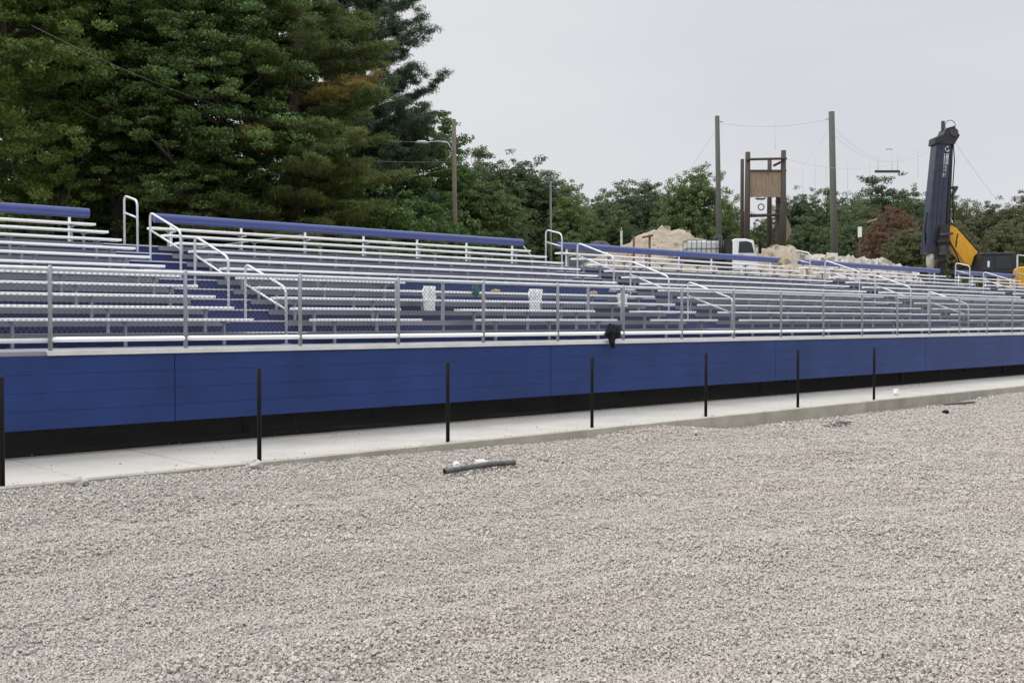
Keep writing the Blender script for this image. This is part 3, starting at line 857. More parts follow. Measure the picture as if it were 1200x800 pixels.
# sand and rubble
def mound(name, u, d, peaks, rx, label, cat, m, seed, rough=.3, step=.10):
    """heap: sum of cones with a rough surface, sunk 0.3 m into the ground; peaks (du, top row v, slope radius)"""
    c = at(u, d); gz = float(ground_z(c.x, c.y))
    xs = np.arange(-rx, rx + .01, step); ys = np.arange(-rx * .8, rx * .8 + .01, step)

    def zf(X, Y):
        Z = np.full(X.shape, -.4)
        for du, v, rad in peaks:
            h = zat(v, d) - gz; dx = X - du * d / F
            r = np.sqrt(dx ** 2 + (Y * 1.0) ** 2 + .6) - .55
            Z = np.maximum(Z, h - (h + .4) * (r / rad) ** .9)
        Z = Z + rough * 1.5 * fbm(X * .9 + seed, Y * .9, 4) * (Z > -.35) + .24 * fbm(X * 2.2, Y * 2.2 + seed, 2) + .07 * fbm(X * 6, Y * 6 + seed, 2)
        edge = np.maximum(np.abs(X) / rx, np.abs(Y) / (rx * .8))
        return Z * (1 - sstep(.85, 1, edge)) - .6 * sstep(.85, 1, edge)
    o = grid_mesh(name, xs, ys, zf, M[m]); o.location = (c.x, c.y, gz); o.rotation_euler = (0, 0, VR)
    # clods and stones lying on the slope
    rg = np.random.default_rng(int(seed * 10)); n = 420
    x = rg.uniform(-rx * .75, rx * .75, n); y = rg.uniform(-rx * .6, rx * .5, n); z = zf(x[:, None], y[:, None])[:, 0]
    k = z > .3; x, y, z = x[k], y[k], z[k]; n = len(x); r = .04 + .16 * rg.random(n) ** 3
    cube = np.array([(a, b, q) for a in (-1, 1) for b in (-1, 1) for q in (-1, 1)], float)
    V = cube[None] * rg.uniform(.45, 1, (n, 8, 3)) * r[:, None, None] + np.stack([x, y, z], 1)[:, None]
    quad = np.array([(0, 1, 3, 2), (4, 6, 7, 5), (0, 4, 5, 1), (2, 3, 7, 6), (0, 2, 6, 4), (1, 5, 7, 3)])
    if m == 'sand':
        cl = np_mesh('clods', V.reshape(-1, 3), (quad[None] + 8 * np.arange(n)[:, None, None]).reshape(-1, 4), M['clod'], parent=o); cl['kind'] = 'stuff'
    return tag(o, label, cat)


mound('sand_pile', 775, 57, [(-6, 267, 7.6), (6, 266, 7.6), (20, 268, 7.4), (-14, 272, 6.6), (36, 273, 6), (50, 280, 6), (-28, 279, 6), (-42, 285, 6)], 9.5, 'large tan sand heap rising behind the white truck', 'sand pile', 'sand', 2.0)
mound('sand_pile', 897, 53, [(-6, 281, 4.8), (14, 284, 4.8), (30, 292, 4)], 6.5, 'smaller tan sand heap right of the white cab at the tower foot', 'sand pile', 'sand', 9.0)


def rubble(u, d, label):
    c = at(u, d); gz = float(ground_z(c.x, c.y)); rg = np.random.default_rng(77)
    V = []; Fs = []; n = 900
    cube = np.array([(x, y, z) for x in (-1, 1) for y in (-1, 1) for z in (-1, 1)], float)
    quad = np.array([(0, 1, 3, 2), (4, 6, 7, 5), (0, 4, 5, 1), (2, 3, 7, 6), (0, 2, 6, 4), (1, 5, 7, 3)])
    for k in range(n):
        uu = rg.uniform(920, 1072); t = (uu - 920) / 150
        top = zat(np.interp(uu, [920, 950, 985, 1025, 1050, 1075], [300, 297, 299, 303, 308, 318]), d) - gz
        yy = rg.normal() * 1.5
        h = max(.1, top - .25 - abs(yy) * .75) * (rg.uniform(.55, 1) if rg.random() < .3 else 1)
        s = rg.uniform(.12, .34)
        R_ = np.array(Matrix.Rotation(rg.uniform(0, 6), 3, Vector(rg.normal(size=3))))
        v = (cube * rg.uniform(.5, 1, (8, 3)) * s) @ R_.T + np.array([(uu - u) * d / F, yy, h])
        Fs.append(quad + 8 * k); V.append(v)
    # packed core below the loose top stones
    o = np_mesh('rubble_pile', np.concatenate(V), np.concatenate(Fs), M['rock']); o.location = (c.x, c.y, gz); o.rotation_euler = (0, 0, VR)
    xs = np.arange(-4.0, 4.01, .25); ys = np.arange(-4, 4.01, .3)

    def zf(X, Y):
        uu = X * F / d + u
        top = zat(np.interp(uu, [910, 920, 950, 985, 1025, 1050, 1080, 1090], [330, 302, 300, 302, 306, 311, 322, 330]), d) - gz
        return np.maximum(-.5, (top - .25) - np.abs(Y) * .75) + .2 * fbm(X * 2, Y * 2, 3)
    core = grid_mesh('core', xs, ys, zf, M['rock']); core.parent = o
    return tag(o, label, 'rubble pile')


rubble(995, 58, 'low ridge of grey broken rubble behind the fourth seating block')
mound('soil_mound', 700, 60, [(0, 273, 4.0), (-12, 280, 3.5)], 5, 'dark tarpaulin covered mound beside the second aisle top', 'mound', 'net', 5, .15)

# rusty frame
o, L = back('rusty_frame', 751, 46, 'rusty steel frame of two posts and a tilted bar before the large sand heap', 'frame')
a = L(742.5, 325); b = L(742.5, 277); tub(o, 'post', M['rust'], [(a[0], 0, a[1]), (b[0], 0, b[1])], .05, 8)
a = L(761, 325); b = L(761, 275); tub(o, 'post', M['rust'], [(a[0], 0, a[1]), (b[0], 0, b[1])], .05, 8)
a = L(752, 278.5); b = L(765, 276); tub(o, 'bar', M['rust'], [(a[0], -.06, a[1]), (b[0], -.06, b[1])], .045, 8)

# flatbed truck with tank
o, L = back('flatbed_truck', 850, 47, 'white cab flatbed truck parked behind the third seating block', 'truck')
cabp = [L(853, 318), L(853.5, 283.5), L(856, 281.6), L(868, 281.8), L(877, 284), L(879.5, 296), L(882, 304), L(882, 318)]
mb = MB(); mb.prism(cabp, -.95, .95); cab = mb.build('cab', M['white'], o, .03)
win = [L(859.5, 298), L(860.5, 285), L(869, 284.6), L(874.5, 286.5), L(877.6, 298)]
mb = MB(); mb.prism(win, -.965, -.94); mb.build('side_window', M['glass'], cab)
ws = [L(877.8, 285.0), L(879.9, 296), L(880.2, 296), L(878.2, 285)]
mb = MB(); a, b = L(877.4, 285.5), L(880, 297); mb.bar((a[0] + .03, 0, a[1]), (b[0] + .03, 0, b[1]), 1.5, .03, up=(1, 0, .3)); mb.build('windscreen', M['glass'], cab)
a = L(861, 300); mb = MB(); mb.box(a[0], a[0] + .16, -.985, -.955, a[1] - .05, a[1]); mb.build('door_handle', M['black'], cab)
a = L(883.5, 287); b = L(883.5, 299); mb = MB(); mb.box(a[0] - .06, a[0] + .04, -1.2, -1.0, b[1], a[1]); mb.build('mirror', M['black'], cab)
a, b = L(845, 318), L(852.5, 282.2); mb = MB(); mb.box(a[0], b[0], -.85, .85, a[1], b[1]); mb.build('headboard', M['blackm'], o)
for k, uu in enumerate((839, 841.5, 844)):
    a, b = L(uu, 300), L(uu - .4 + .3 * k, 281 + k); tub(o, 'stake', M['steel'], [(a[0], -.7, a[1]), (b[0], -.7, b[1])], .03, 8)
a, b = L(790, 306), L(845, 302); mb = MB(); mb.box(a[0], b[0], -1.0, 1.0, a[1], b[1]); mb.build('flat_bed', M['steel'], o)
mb = MB(); a, b = L(795, 311), L(884, 307); mb.box(a[0], b[0], -.45, .45, a[1], b[1]); mb.build('chassis', M['blackm'], o)
for uu in (808, 820, 868):
    for s in (-.85, .85):
        a = L(uu, 0)[0]; mb = MB(); mb.tube([(a, s - .14, .5), (a, s + .14, .5)], .5, 20); wl = mb.build('wheel', M['black'], o)
        mb = MB(); mb.tube([(a, s - .15, .5), (a, s - .142, .5)], .26, 16); mb.build('rim', M['white'], wl)
# tank in a cage
c = L(822, 302)
t, _ = back('caged_tank', 822, 47, 'white plastic tank in a wire cage standing on the truck bed', 'tank')
t.location.z = o.location.z + c[1] + .01
hh = L(0, 283)[1] - c[1]
mb = MB(); mb.box(-.70, .70, -.5, .5, .05, hh - .03); mb.build('tank', M['tote'], t, .06)
tub(t, 'filler_cap', M['white'], [(.1, 0, hh - .03), (.1, 0, hh + .06)], .12, 12)
for k in range(8):
    xx = -.74 + 1.48 * k / 7; mb = MB(); mb.tube([(xx, -.54, 0), (xx, -.54, hh)], .014, 6); mb.tube([(xx, .54, 0), (xx, .54, hh)], .014, 6); mb.build('cage_bar', M['steel'], t)
for zz in (.02, hh * .5, hh):
    mb = MB(); mb.tube([(-.74, -.54, zz), (.74, -.54, zz), (.74, .54, zz), (-.74, .54, zz), (-.74, -.54, zz)], .016, 6); mb.build('cage_hoop', M['steel'], t)
# folded tarp lump beside the tank
crumple('bundle', P3(840.5, 279.5, 47.6), (.22, .2, .16), M['net'], 31, 'dark bundle lashed on top of the truck headboard', 'bundle')

# small white sign among the red trees
o, L = back('white_sign', 1007, 72, 'small upright white sign hanging before the rust red tree', 'sign')
a, b = L(1004.7, 278), L(1009.2, 266); mb = MB(); mb.box(a[0], b[0], -.02, .02, a[1], b[1]); mb.build('board', M['sign'], o)
tub(o, 'post', M['logd'], [(0, .06, -.2), (0, .06, b[1])], .05, 8)
a, b = L(1015, 261), L(1027, 257); tub(o, 'bar', M['plank'], [(a[0], 0, a[1]), (b[0], 0, b[1])], .06, 8)
tub(o, 'bar', M['logd'], [(0, .06, L(0, 262)[1]), (a[0], 0, a[1])], .02, 6)

# drilling machine
o, L = back('drilling_rig', 1110, 60, 'yellow excavator based drilling rig with a tall dark mast', 'drilling rig')


def pr(name, pts, y0, y1, m, par=None, bev=.02):
    mb = MB(); mb.prism([L(*q) for q in pts], y0, y1); return mb.build(name, M[m], par or o, bev)


mast = pr('mast', [(1080.5, 297), (1092.5, 168), (1109, 168), (1104.5, 240), (1102.5, 297)], -.45, .40, 'mast')
pr('mast_side', [(1104.6, 290), (1106, 240), (1109.6, 168), (1112.6, 168), (1110, 245), (1109, 290)], -.35, .30, 'blackm', mast)
for k in range(3):
    x1, z1 = L(1086 + 5.2 * k, 285); x2, z2 = L(1094.6 + 4.4 * k, 172)
    mb = MB(); mb.bar((x1, -.47, z1), (x2, -.47, z2), .03, .03); mb.build('guide_rib', M['mast'], mast)
hd = pr('mast_head', [(1090, 171), (1091, 163), (1100, 160), (1103, 153), (1113, 150), (1115.5, 157), (1119, 161), (1116, 166), (1112.5, 172)], -.5, .5, 'blackm')
pr('sheave_bracket', [(1089.5, 165), (1096, 161), (1097, 168), (1091, 171)], -.62, -.5, 'blackm', hd)
a = L(1103, 156); b = L(1103, 143); mb = MB(); mb.box(a[0] - .06, a[0] + .07, -.1, .1, a[1], b[1]); mb.build('aerial_stub', M['steel'], hd)
c = L(1111.5, 148); mb = MB(); mb.tube([(c[0] + .29 * math.cos(t), .0, c[1] + .29 * math.sin(t)) for t in np.linspace(0, 2 * PI, 29)], .02, 6); mb.build('guide_ring', M['steel'], hd)
c = L(1112, 158); mb = MB(); mb.tube([(c[0], -.56, c[1]), (c[0], .56, c[1])], .22, 16); mb.build('pulley', M['steel'], hd)
tub(o, 'hose', M['black'], [(*(lambda q: (q[0], -.4, q[1]))(L(u_, v_)),) for u_, v_ in ((1112, 170), (1113.5, 190), (1112, 215), (1111.5, 240), (1113, 262))], .03, 6)
tub(o, 'hose', M['black'], [(*(lambda q: (q[0], -.3, q[1]))(L(u_, v_)),) for u_, v_ in ((1082, 290), (1080.5, 270), (1083, 250))], .04, 6)
br = pr('side_bracket', [(1109.5, 222), (1109.5, 219.5), (1120.5, 218.5), (1121, 221), (1113.5, 234), (1110, 240), (1110, 236), (1116.5, 222)], -.1, .1, 'steel')
# unreadable white lettering running down the mast: an emblem and short strokes
mk = MB(); c = L(1104.6, 177)
for k in range(16):
    t0, t1 = 2 * PI * k / 20 + .9, 2 * PI * (k + 1) / 20 + .9
    p0 = (c[0] + .11 * math.cos(t0), -.458, c[1] + .13 * math.sin(t0)); p1 = (c[0] + .11 * math.cos(t1), -.458, c[1] + .13 * math.sin(t1))
    mk.bar(p0, p1, .045, .012, up=(0, 1, 0))
mk.build('emblem', M['mark'], mast)
mk = MB(); rg = random.Random(4)
for (v0, v1, wd, cu) in ((182.5, 194, .26, 1103.6), (195.5, 203, .16, 1102.3), (205, 209.5, .16, 1101.2)):
    vv = v0
    while vv < v1:
        a = L(cu + (vv - v0) * -.06, vv); hw = wd / 2
        mk.box(a[0] - hw, a[0] + hw, -.464, -.452, a[1] - .028, a[1] + .0)
        if rg.random() < .2: mk.box(a[0] + (hw - .05 if rg.random() < .5 else -hw), a[0] + (hw if rg.random() < .5 else -hw + .05), -.464, -.452, a[1] - .06, a[1] - .028)
        vv += 1.35 if wd > .2 else 1.6
mk.build('lettering', M['mark'], mast)
pr('carriage', [(1090, 303), (1094, 288), (1096, 266), (1100, 262), (1107, 266), (1107.5, 280), (1105, 298), (1100, 308)], -.58, .5, 'blackm')
pr('clamp', [(1094, 275), (1110, 273.5), (1111, 276), (1095, 278)], -.72, -.59, 'steel')
pr('clamp', [(1092, 283), (1106, 282), (1106, 285), (1092, 286)], -.72, -.59, 'blackm')
pr('motor_housing', [(1094, 300), (1095, 290), (1101, 289), (1103, 300)], -.8, -.59, 'steel')
for hk, hp in enumerate((((1096, 264), (1091, 274), (1092, 290)), ((1103, 262), (1111, 258), (1112, 240)), ((1107, 285), (1114, 295), (1120, 312)), ((1100, 300), (1109, 315), (1125, 322)))):
    tub(o, 'hose', M['black'], round_path([(L(*q)[0], -.62 + .03 * hk, L(*q)[1]) for q in hp], .4), .035, 6)
tub(o, 'drill_chuck', M['rock'], [(*(lambda q: (q[0], -.2, q[1]))(L(u_, v_)),) for u_, v_ in ((1088.5, 296), (1088.5, 303), (1088, 309), (1088, 318))], [.16, .26, .22, .16], 12)
tub(o, 'drill_rod', M['steel'], [(*(lambda q: (q[0], -.2, q[1]))(L(1088, 312)),), (L(1088, 0)[0], -.2, 0)], .12, 10)
pr('mast_foot', [(1098, 300), (1106, 300), (1104, 345), (1100, 345)], -.3, .2, 'blackm')
pr('boom', [(1107.5, 268), (1111, 264.5), (1118.5, 269), (1142.5, 296), (1138, 301), (1134.5, 312), (1127.5, 309), (1113.5, 290), (1109, 281)], -.34, .34, 'yellow')
pr('boom_edge', [(1118.6, 268.6), (1120.4, 268.6), (1144, 295), (1142.6, 296)], -.36, .36, 'blackm')
pr('boom_band', [(1117.5, 274), (1119, 275), (1117, 291), (1115.5, 289)], -.352, -.342, 'blackm')
cyl = tub(o, 'ram', M['blackm'], [(*(lambda q: (q[0], -.12, q[1]))(L(u_, v_)),) for u_, v_ in ((1115, 263), (1134, 283))], .075, 10)
tub(cyl, 'rod', M['alu'], [(*(lambda q: (q[0], -.12, q[1]))(L(u_, v_)),) for u_, v_ in ((1111.5, 257), (1115, 263))], .045, 8)
pr('link', [(1110, 262), (1116, 262), (1118, 268), (1110, 268)], -.2, .2, 'blackm')
cabr = pr('cab', [(1138, 322), (1139, 302), (1142, 298.5), (1177, 298), (1181, 302), (1182, 322)], -.9, .5, 'blackm', None, .05)
pr('cab_window', [(1158, 316), (1158, 302), (1174, 302), (1177, 316)], -.915, -.89, 'glass', cabr)
pr('cab_window', [(1142, 318), (1143, 303), (1154, 302), (1154, 318)], -.915, -.89, 'glass', cabr)
pr('roof_edge', [(1140, 299.5), (1142, 297.6), (1178, 297), (1180, 299)], -.94, .52, 'steel', cabr)
pr('sticker', [(1148, 314), (1148, 307), (1150.5, 307), (1150.5, 314)], -.925, -.916, 'mark', cabr)
body = pr('engine_body', [(1176, 346), (1178, 317), (1183, 314), (1192, 313), (1240, 315), (1245, 322), (1245, 346)], -1.0, 1.1, 'yellow', None, .06)
pr('body_grille', [(1194, 340), (1194, 321), (1197, 321), (1197, 340)], -1.03, -1.0, 'blackm', body)
pr('lower_frame', [(1140, 352), (1140, 340), (1245, 340), (1245, 352)], -.9, .9, 'blackm')
for s in (-1, 1):
    tr = pr('track', [(1125, 365), (1121, 358), (1126, 351), (1240, 351), (1246, 358), (1240, 365)], s * 1.2 - .28, s * 1.2 + .28, 'blackm')
# fix ground contact: tracks sit on the dirt
zb = min((tr.matrix_world @ Vector(c))[2] for c in tr.bound_box)

# ------------------------------------------------------------------ trees
def leaf_quads(C, Rad, n, size, rg, updir=.5, aspect=.55, shell=2.2, ctint=None):
    """diamond leaves in ellipsoid clumps: C (k,3), Rad (k,3), n leaves per clump"""
    k = len(C); N = k * n
    d = rg.normal(size=(k, n, 3)); d /= np.linalg.norm(d, axis=2, keepdims=True)
    r = rg.random((k, n, 1)) ** (1 / shell)
    P = C[:, None] + d * r * Rad[:, None]
    nrm = rg.normal(size=(k, n, 3)) * .75 + d * .5 + np.array([0, 0, updir])
    nrm /= np.linalg.norm(nrm, axis=2, keepdims=True)
    t = rg.normal(size=(k, n, 3)); t -= nrm * (t * nrm).sum(2, keepdims=True); t /= np.linalg.norm(t, axis=2, keepdims=True)
    b = np.cross(nrm, t)
    s = size * rg.uniform(.6, 1.25, (k, n, 1))
    V = np.stack([P + t * s * .5, P + b * s * aspect * .5, P - t * s * .5, P - b * s * aspect * .5], 2).reshape(-1, 3)
    if ctint is None: ctint = rg.random(k)
    tint = np.clip(ctint[:, None] * .6 + rg.random((k, n)) * .4, 0, 1)
    return V, np.arange(N * 4).reshape(-1, 4), np.repeat(tint.ravel(), 4)


def wobble(a, b, k, amp, rg):
    a = np.array(a, float); b = np.array(b, float)
    pts = [a + (b - a) * t for t in np.linspace(0, 1, k)]
    for i in range(1, k - 1): pts[i] = pts[i] + rg.normal(size=3) * amp
    return pts


def make_broadleaf(name, H, R, zb, seed, m, nclump=110, nleaf=340, size=.26, clump=1.15, flat=.5, label=None, cat='tree', group=None, bark='bark'):
    rg = np.random.default_rng(seed)
    root = empty(name); tag(root, label, cat, group)
    mb = MB(); lean = rg.normal(size=2) * .3
    tp = wobble((0, 0, -.4), (lean[0], lean[1], H * .86), 7, .12, rg)
    r0 = .018 * H + .05
    mb.tube(tp, [r0 * (1.35 if i == 0 else 1) * (1 - i / 7.2) for i in range(7)], 9)
    # crown clumps: lobed envelope
    nl = 7; lob = rg.normal(size=(nl, 3)); lob /= np.linalg.norm(lob, axis=1, keepdims=True); la = rg.uniform(.0, .2, nl)
    C = []; cz = (H + zb) / 2; hz = (H - zb) / 2
    while len(C) < nclump:
        d = rg.normal(size=3); d /= np.linalg.norm(d)
        e = .80 + sum(la[i] * max(0, d @ lob[i]) ** 3 for i in range(nl))
        r = rg.uniform(.25, 1) ** .45 * e
        z = cz + d[2] * hz * r
        w = R * (1.0 - .25 * max(0, (z - cz) / hz))
        C.append((d[0] * r * w, d[1] * r * w, z))
    C = np.array(C)
    prim = []
    for i in range(11):
        a = 2 * PI * i / 11 * 1.62; z0 = zb + (H - zb) * (.02 + .062 * i); rr = R * rg.uniform(.5, .72) * (1 - .03 * i)
        i0 = min(5, int(z0 / (H * .86) * 6)); st = tp[i0] + (tp[i0 + 1] - tp[i0]) * .4
        en = np.array([math.cos(a) * rr, math.sin(a) * rr, st[2] + (H - zb) * rg.uniform(.10, .22)])
        pts = wobble(st, en, 6, .16, rg); mb.tube(pts, [r0 * .42 * (1 - j / 6.6) for j in range(6)], 6); prim.extend(pts[1:])
    prim.extend(tp[3:]); prim = np.array(prim)
    for c in C:
        dd = np.linalg.norm(prim - c, axis=1) + np.maximum(0, prim[:, 2] - c[2]) * .5; j = int(np.argmin(dd))
        mb.tube(wobble(prim[j], c, 4, .10, rg), [.05, .038, .026, .012], 4, cap=False)
    mb.build('trunk', M[bark], root)
    sc = rg.uniform(.7, 1.25, (nclump, 1)) * clump
    Rad = sc * np.array([1, 1, flat])
    # sub-sprays break each clump up
    sub = 9
    C2 = (C[:, None] + rg.normal(size=(nclump, sub, 3)) * Rad[:, None] * .74).reshape(-1, 3)
    R2 = np.repeat(Rad, sub, 0) * .42 * np.array([1, 1, .75])
    ct = np.repeat(rg.random(nclump), sub) * .6 + rg.random(nclump * sub) * .4
    V, Fq, T = leaf_quads(C2, R2, max(8, nleaf // sub), size, rg, ctint=ct)
    np_mesh('crown', V, Fq, M[m], T, parent=root)
    return root


def make_pine(name, H, R, zb, seed, m, whorls=24, nn=70, size=.34, label=None, group=None, amber=None, up=.12):
    rg = np.random.default_rng(seed)
    root = empty(name); tag(root, label, 'pine tree', group)
    mb = MB(); tp = wobble((0, 0, -.4), (rg.normal() * .3, rg.normal() * .3, H), 8, .08, rg); r0 = .017 * H
    mb.tube(tp, [r0 * (1 - i / 8.3) for i in range(8)], 9)
    C = []; Rd = []; ct = []
    for w in range(whorls):
        t = w / (whorls - 1); z = zb + (H - zb) * t ** .95
        Lb = R * (1 - t ** 1.7) * .9 + .5
        for b in range(5):
            a = rg.uniform(0, 2 * PI); L_ = Lb * rg.uniform(.55, 1.12)
            st = np.array([0, 0, z]); drop = rg.uniform(-.08, .22)
            pts = [st + np.array([math.cos(a) * L_ * s, math.sin(a) * L_ * s, L_ * (drop * s + up * 2.2 * s ** 2.5 - .12 * s * (1 - t))]) for s in np.linspace(0, 1, 6)]
            mb.tube(pts, [.045 * (1 - s / 1.1) + .008 for s in np.linspace(0, 1, 6)], 5, cap=False)
            bt = rg.random(); side = np.array([-math.sin(a), math.cos(a), 0])
            ns = max(4, int(L_ * 4.2))
            for k in range(ns):
                s = .28 + .72 * k / (ns - 1); i = min(4, int(s * 5)); p = pts[i] + (pts[i + 1] - pts[i]) * (s * 5 - i)
                off = rg.normal() * .42 * (1.2 - s * .7) * min(1.4, L_ * .35)
                C.append(p + side * off + np.array([0, 0, .10 + abs(off) * .12])); q = rg.uniform(.65, 1.35)
                Rd.append((.46 * q, .46 * q, .20 * q)); ct.append(np.clip(bt * .7 + rg.random() * .3, 0, 1))
    mb.build('trunk', M['pbark'], root)
    C = np.array(C); Rd = np.array(Rd); ct = np.array(ct)
    if amber is not None:
        sel = amber(C)
        V, Fq, T = leaf_quads(C[sel], Rd[sel], nn, size, rg, .3, .11, 1.5, ct[sel]); ac = np_mesh('amber_branch', V, Fq, M['amber'], T, parent=root)
        ac['label'] = 'amber yellowed needles on dying branches'
        C, Rd, ct = C[~sel], Rd[~sel], ct[~sel]
    V, Fq, T = leaf_quads(C, Rd, nn, size, rg, .3, .11, 1.5, ct)
    np_mesh('crown', V, Fq, M[m], T, parent=root)
    return root


def place(o, u, d, rz=0.0, s=1.0, dz=0.0):
    p = at(u, d); p.z = float(ground_z(p.x, p.y)) + dz; o.location = p; o.rotation_euler = (0, 0, rz); o.scale = (s, s, s) if not isinstance(s, tuple) else s
    return o


NT = 'tall trees behind the stand on the left'
place(make_broadleaf('oak_tree', 19, 5.2, 2.2, 21, 'oak', 170, 1300, .15, 1.15, .55, 'light green broad oak filling the left picture edge', group=NT), -12, 41)
place(make_broadleaf('maple_tree', 20, 4.9, 2.0, 22, 'maple', 185, 1300, .15, 1.2, .42, 'big dark green maple with drooping layered boughs above the first aisle', group=NT), 138, 47.5, 1.0)
place(make_broadleaf('maple_tree', 15.5, 4.4, 2.4, 23, 'maple', 130, 1300, .15, 1.2, .42, 'lower green maple hanging over the left end of the blue backrest', group=NT), 228, 45, 2.0)
place(make_broadleaf('maple_tree', 21, 5.2, 2.0, 24, 'maple', 150, 1000, .17, 1.25, .5, 'tall maple filling the gap behind the two front maples', group=NT), 235, 54, .4)
place(make_broadleaf('oak_tree', 18, 5.0, 2.0, 25, 'maple', 130, 600, .22, 1.25, .5, 'dark oak seen in gaps between the oak and the maple at left', group=NT), 62, 56, .4)


def amb(C):
    # one long bough on the right and one low on the left of the crown
    ax = C[:, 0] * RX + C[:, 1] * RY; dp = C[:, 0] * FX + C[:, 1] * FY
    return ((dp < 1.2) & (ax > .1) & (ax < 4.6) & (np.abs(C[:, 2] - (8.5 + .45 * ax)) < .85)) | ((dp < -.5) & (ax < -.4) & (ax > -2.6) & (np.abs(C[:, 2] - 6.6) < .45))


place(make_pine('pine_tree', 27, 4.8, 1.6, 31, 'olive', 36, 150, .30, 'broad brownish green pine with amber boughs in the middle of the tall trees', NT, amb, .05), 345, 47)
place(make_pine('pine_tree', 25, 5.0, 2.0, 32, 'pine', 30, 150, .30, 'dark green pine with upswept boughs against the sky left of the lamp pole', NT, None, .16), 428, 58, 1.3)
place(make_pine('pine_tree', 29, 5.2, 2.0, 36, 'pine', 30, 120, .32, 'tallest dark pine standing between and behind the brownish pine and the pine with upswept boughs', NT, None, .12), 392, 63, 2.3)
place(make_broadleaf('oak_tree', 12.2, 4.4, 1.5, 33, 'maple', 110, 900, .18, 1.2, .5, 'dark rounded oak under the pine left of the lamp pole', group=NT), 468, 63, 2.2)
place(make_broadleaf('oak_tree', 8.5, 3.4, 1.0, 34, 'farp', 80, 700, .20, 1.1, .55, 'low olive green tree around the foot of the lamp pole', group=NT), 545, 66, .7)
place(make_pine('pine_tree', 9.0, 3.4, .8, 35, 'olive', 14, 150, .30, 'short bushy olive pine below the amber boughs', NT, None, .05), 378, 47.5, .9)
# shrubs filling the dark foot of the wood
sh = make_broadleaf('shrub', 4.2, 2.6, .3, 41, 'maple', 45, 900, .15, 1.0, .6, None, 'shrub')
for k, (u, d, s, lab) in enumerate(((20, 47, 1.3, 'dark shrub behind the top bench at the left picture edge'), (115, 53, 1.5, 'dark shrub behind the top of the first aisle'),
                                   (205, 51, 1.5, 'dark shrub just right of the first aisle behind the blue backrest'), (300, 52, 1.3, 'dark shrub under the brownish pine'), (430, 52, 1.25, 'dark shrub under the dark pine'),
                                   (500, 55, 1.1, 'dark shrub left of the lamp pole foot'))):
    o = sh if k == 0 else copy_tree(sh)
    place(o, u, d, k * 1.3, s); tag(o, lab, 'shrub', 'shrubs at the foot of the tall trees')

# far tree line: three crowns copied with their own sizes and leaf colours
protos = [make_broadleaf('tree', 15, 5.0, .6, 51, 'far', 190, 560, .22, 1.3, .75), make_broadleaf('tree', 15, 4.4, .6, 52, 'far', 180, 560, .22, 1.25, .8), make_broadleaf('tree', 15, 5.4, .5, 53, 'far', 170, 540, .22, 1.3, .75)]
used = [False] * 3
FT = [  # u, top row v, depth, proto, leaves, width, label
    (560, 188, 88, 0, 'far', 1.0, 'rounded dark green tree just right of the lamp pole'),
    (606, 190, 86, 1, 'far', 1.1, 'tall dark green tree between the lamp pole and the thin grey pole'),
    (640, 206, 90, 2, 'far', .9, 'dark green tree directly behind the thin grey pole'),
    (585, 228, 74, 2, 'far', .7, 'lower dark tree in front of the tree line right of the lamp pole'),
    (668, 226, 84, 0, 'farp', .8, 'lighter green tree just right of the thin grey pole'),
    (702, 234, 95, 1, 'far', .8, 'small dark tree midway between the grey pole and the big sand heap'),
    (735, 216, 104, 2, 'far', .95, 'thin crowned tree with sky gaps above the short pale post'),
    (772, 224, 100, 0, 'far', .85, 'dark tree rising over the top of the big sand heap'),
    (818, 200, 80, 2, 'farp', .85, 'bright green loose crowned tree just left of the left tall pole'),
    (795, 232, 84, 1, 'farp', .65, 'lower bright green tree above the right slope of the big sand heap'),
    (852, 244, 92, 0, 'farp', .8, 'green tree between the left tall pole and the tower'),
    (893, 262, 112, 1, 'far', .8, 'distant green tree seen through the wooden tower'),
    (936, 231, 104, 1, 'far', .9, 'dark tree just right of the wooden tower'),
    (968, 232, 108, 0, 'far', .9, 'dark tree behind the right tall pole'),
    (1004, 236, 100, 2, 'far', .8, 'green tree between the right tall pole and the red tree'),
    (1036, 217, 106, 0, 'far', 1.0, 'tallest green tree under the swinging log'),
    (1068, 228, 110, 1, 'far', .9, 'grey green tree left of the drilling mast'),
    (1042, 246, 84, 2, 'red', .75, 'rust red tree in front of the green tree line'),
    (1066, 272, 78, 1, 'farb', .7, 'low brownish tree beside the foot of the drilling mast'),
    (1100, 238, 116, 0, 'farb', .9, 'brown tinged tree directly behind the drilling mast'),
    (1132, 239, 118, 2, 'farb', .95, 'brown tinged tree just right of the drilling mast'),
    (1165, 242, 114, 1, 'farb', 1.0, 'olive tree above the drilling rig cab'),
    (1200, 238, 112, 0, 'farb', 1.0, 'olive tree at the right picture edge'),
    (1240, 236, 112, 2, 'farb', 1.0, 'olive tree cut by the right picture edge'),
    (520, 215, 92, 1, 'far', 1.0, 'dark tree behind the lamp pole and the low olive tree'),
    (1118, 262, 96, 1, 'farb', .8, 'lower olive tree behind the yellow boom'),
    (1180, 264, 98, 2, 'farb', .9, 'lower olive tree behind the rig cab roof'),
    (1000, 262, 90, 1, 'far', .7, 'lower green tree behind the small white sign'),
    (950, 262, 92, 0, 'far', .7, 'lower dark tree between the tower and the right tall pole'),
    (720, 256, 86, 0, 'far', .7, 'lower dark tree behind the short pale post'),
]
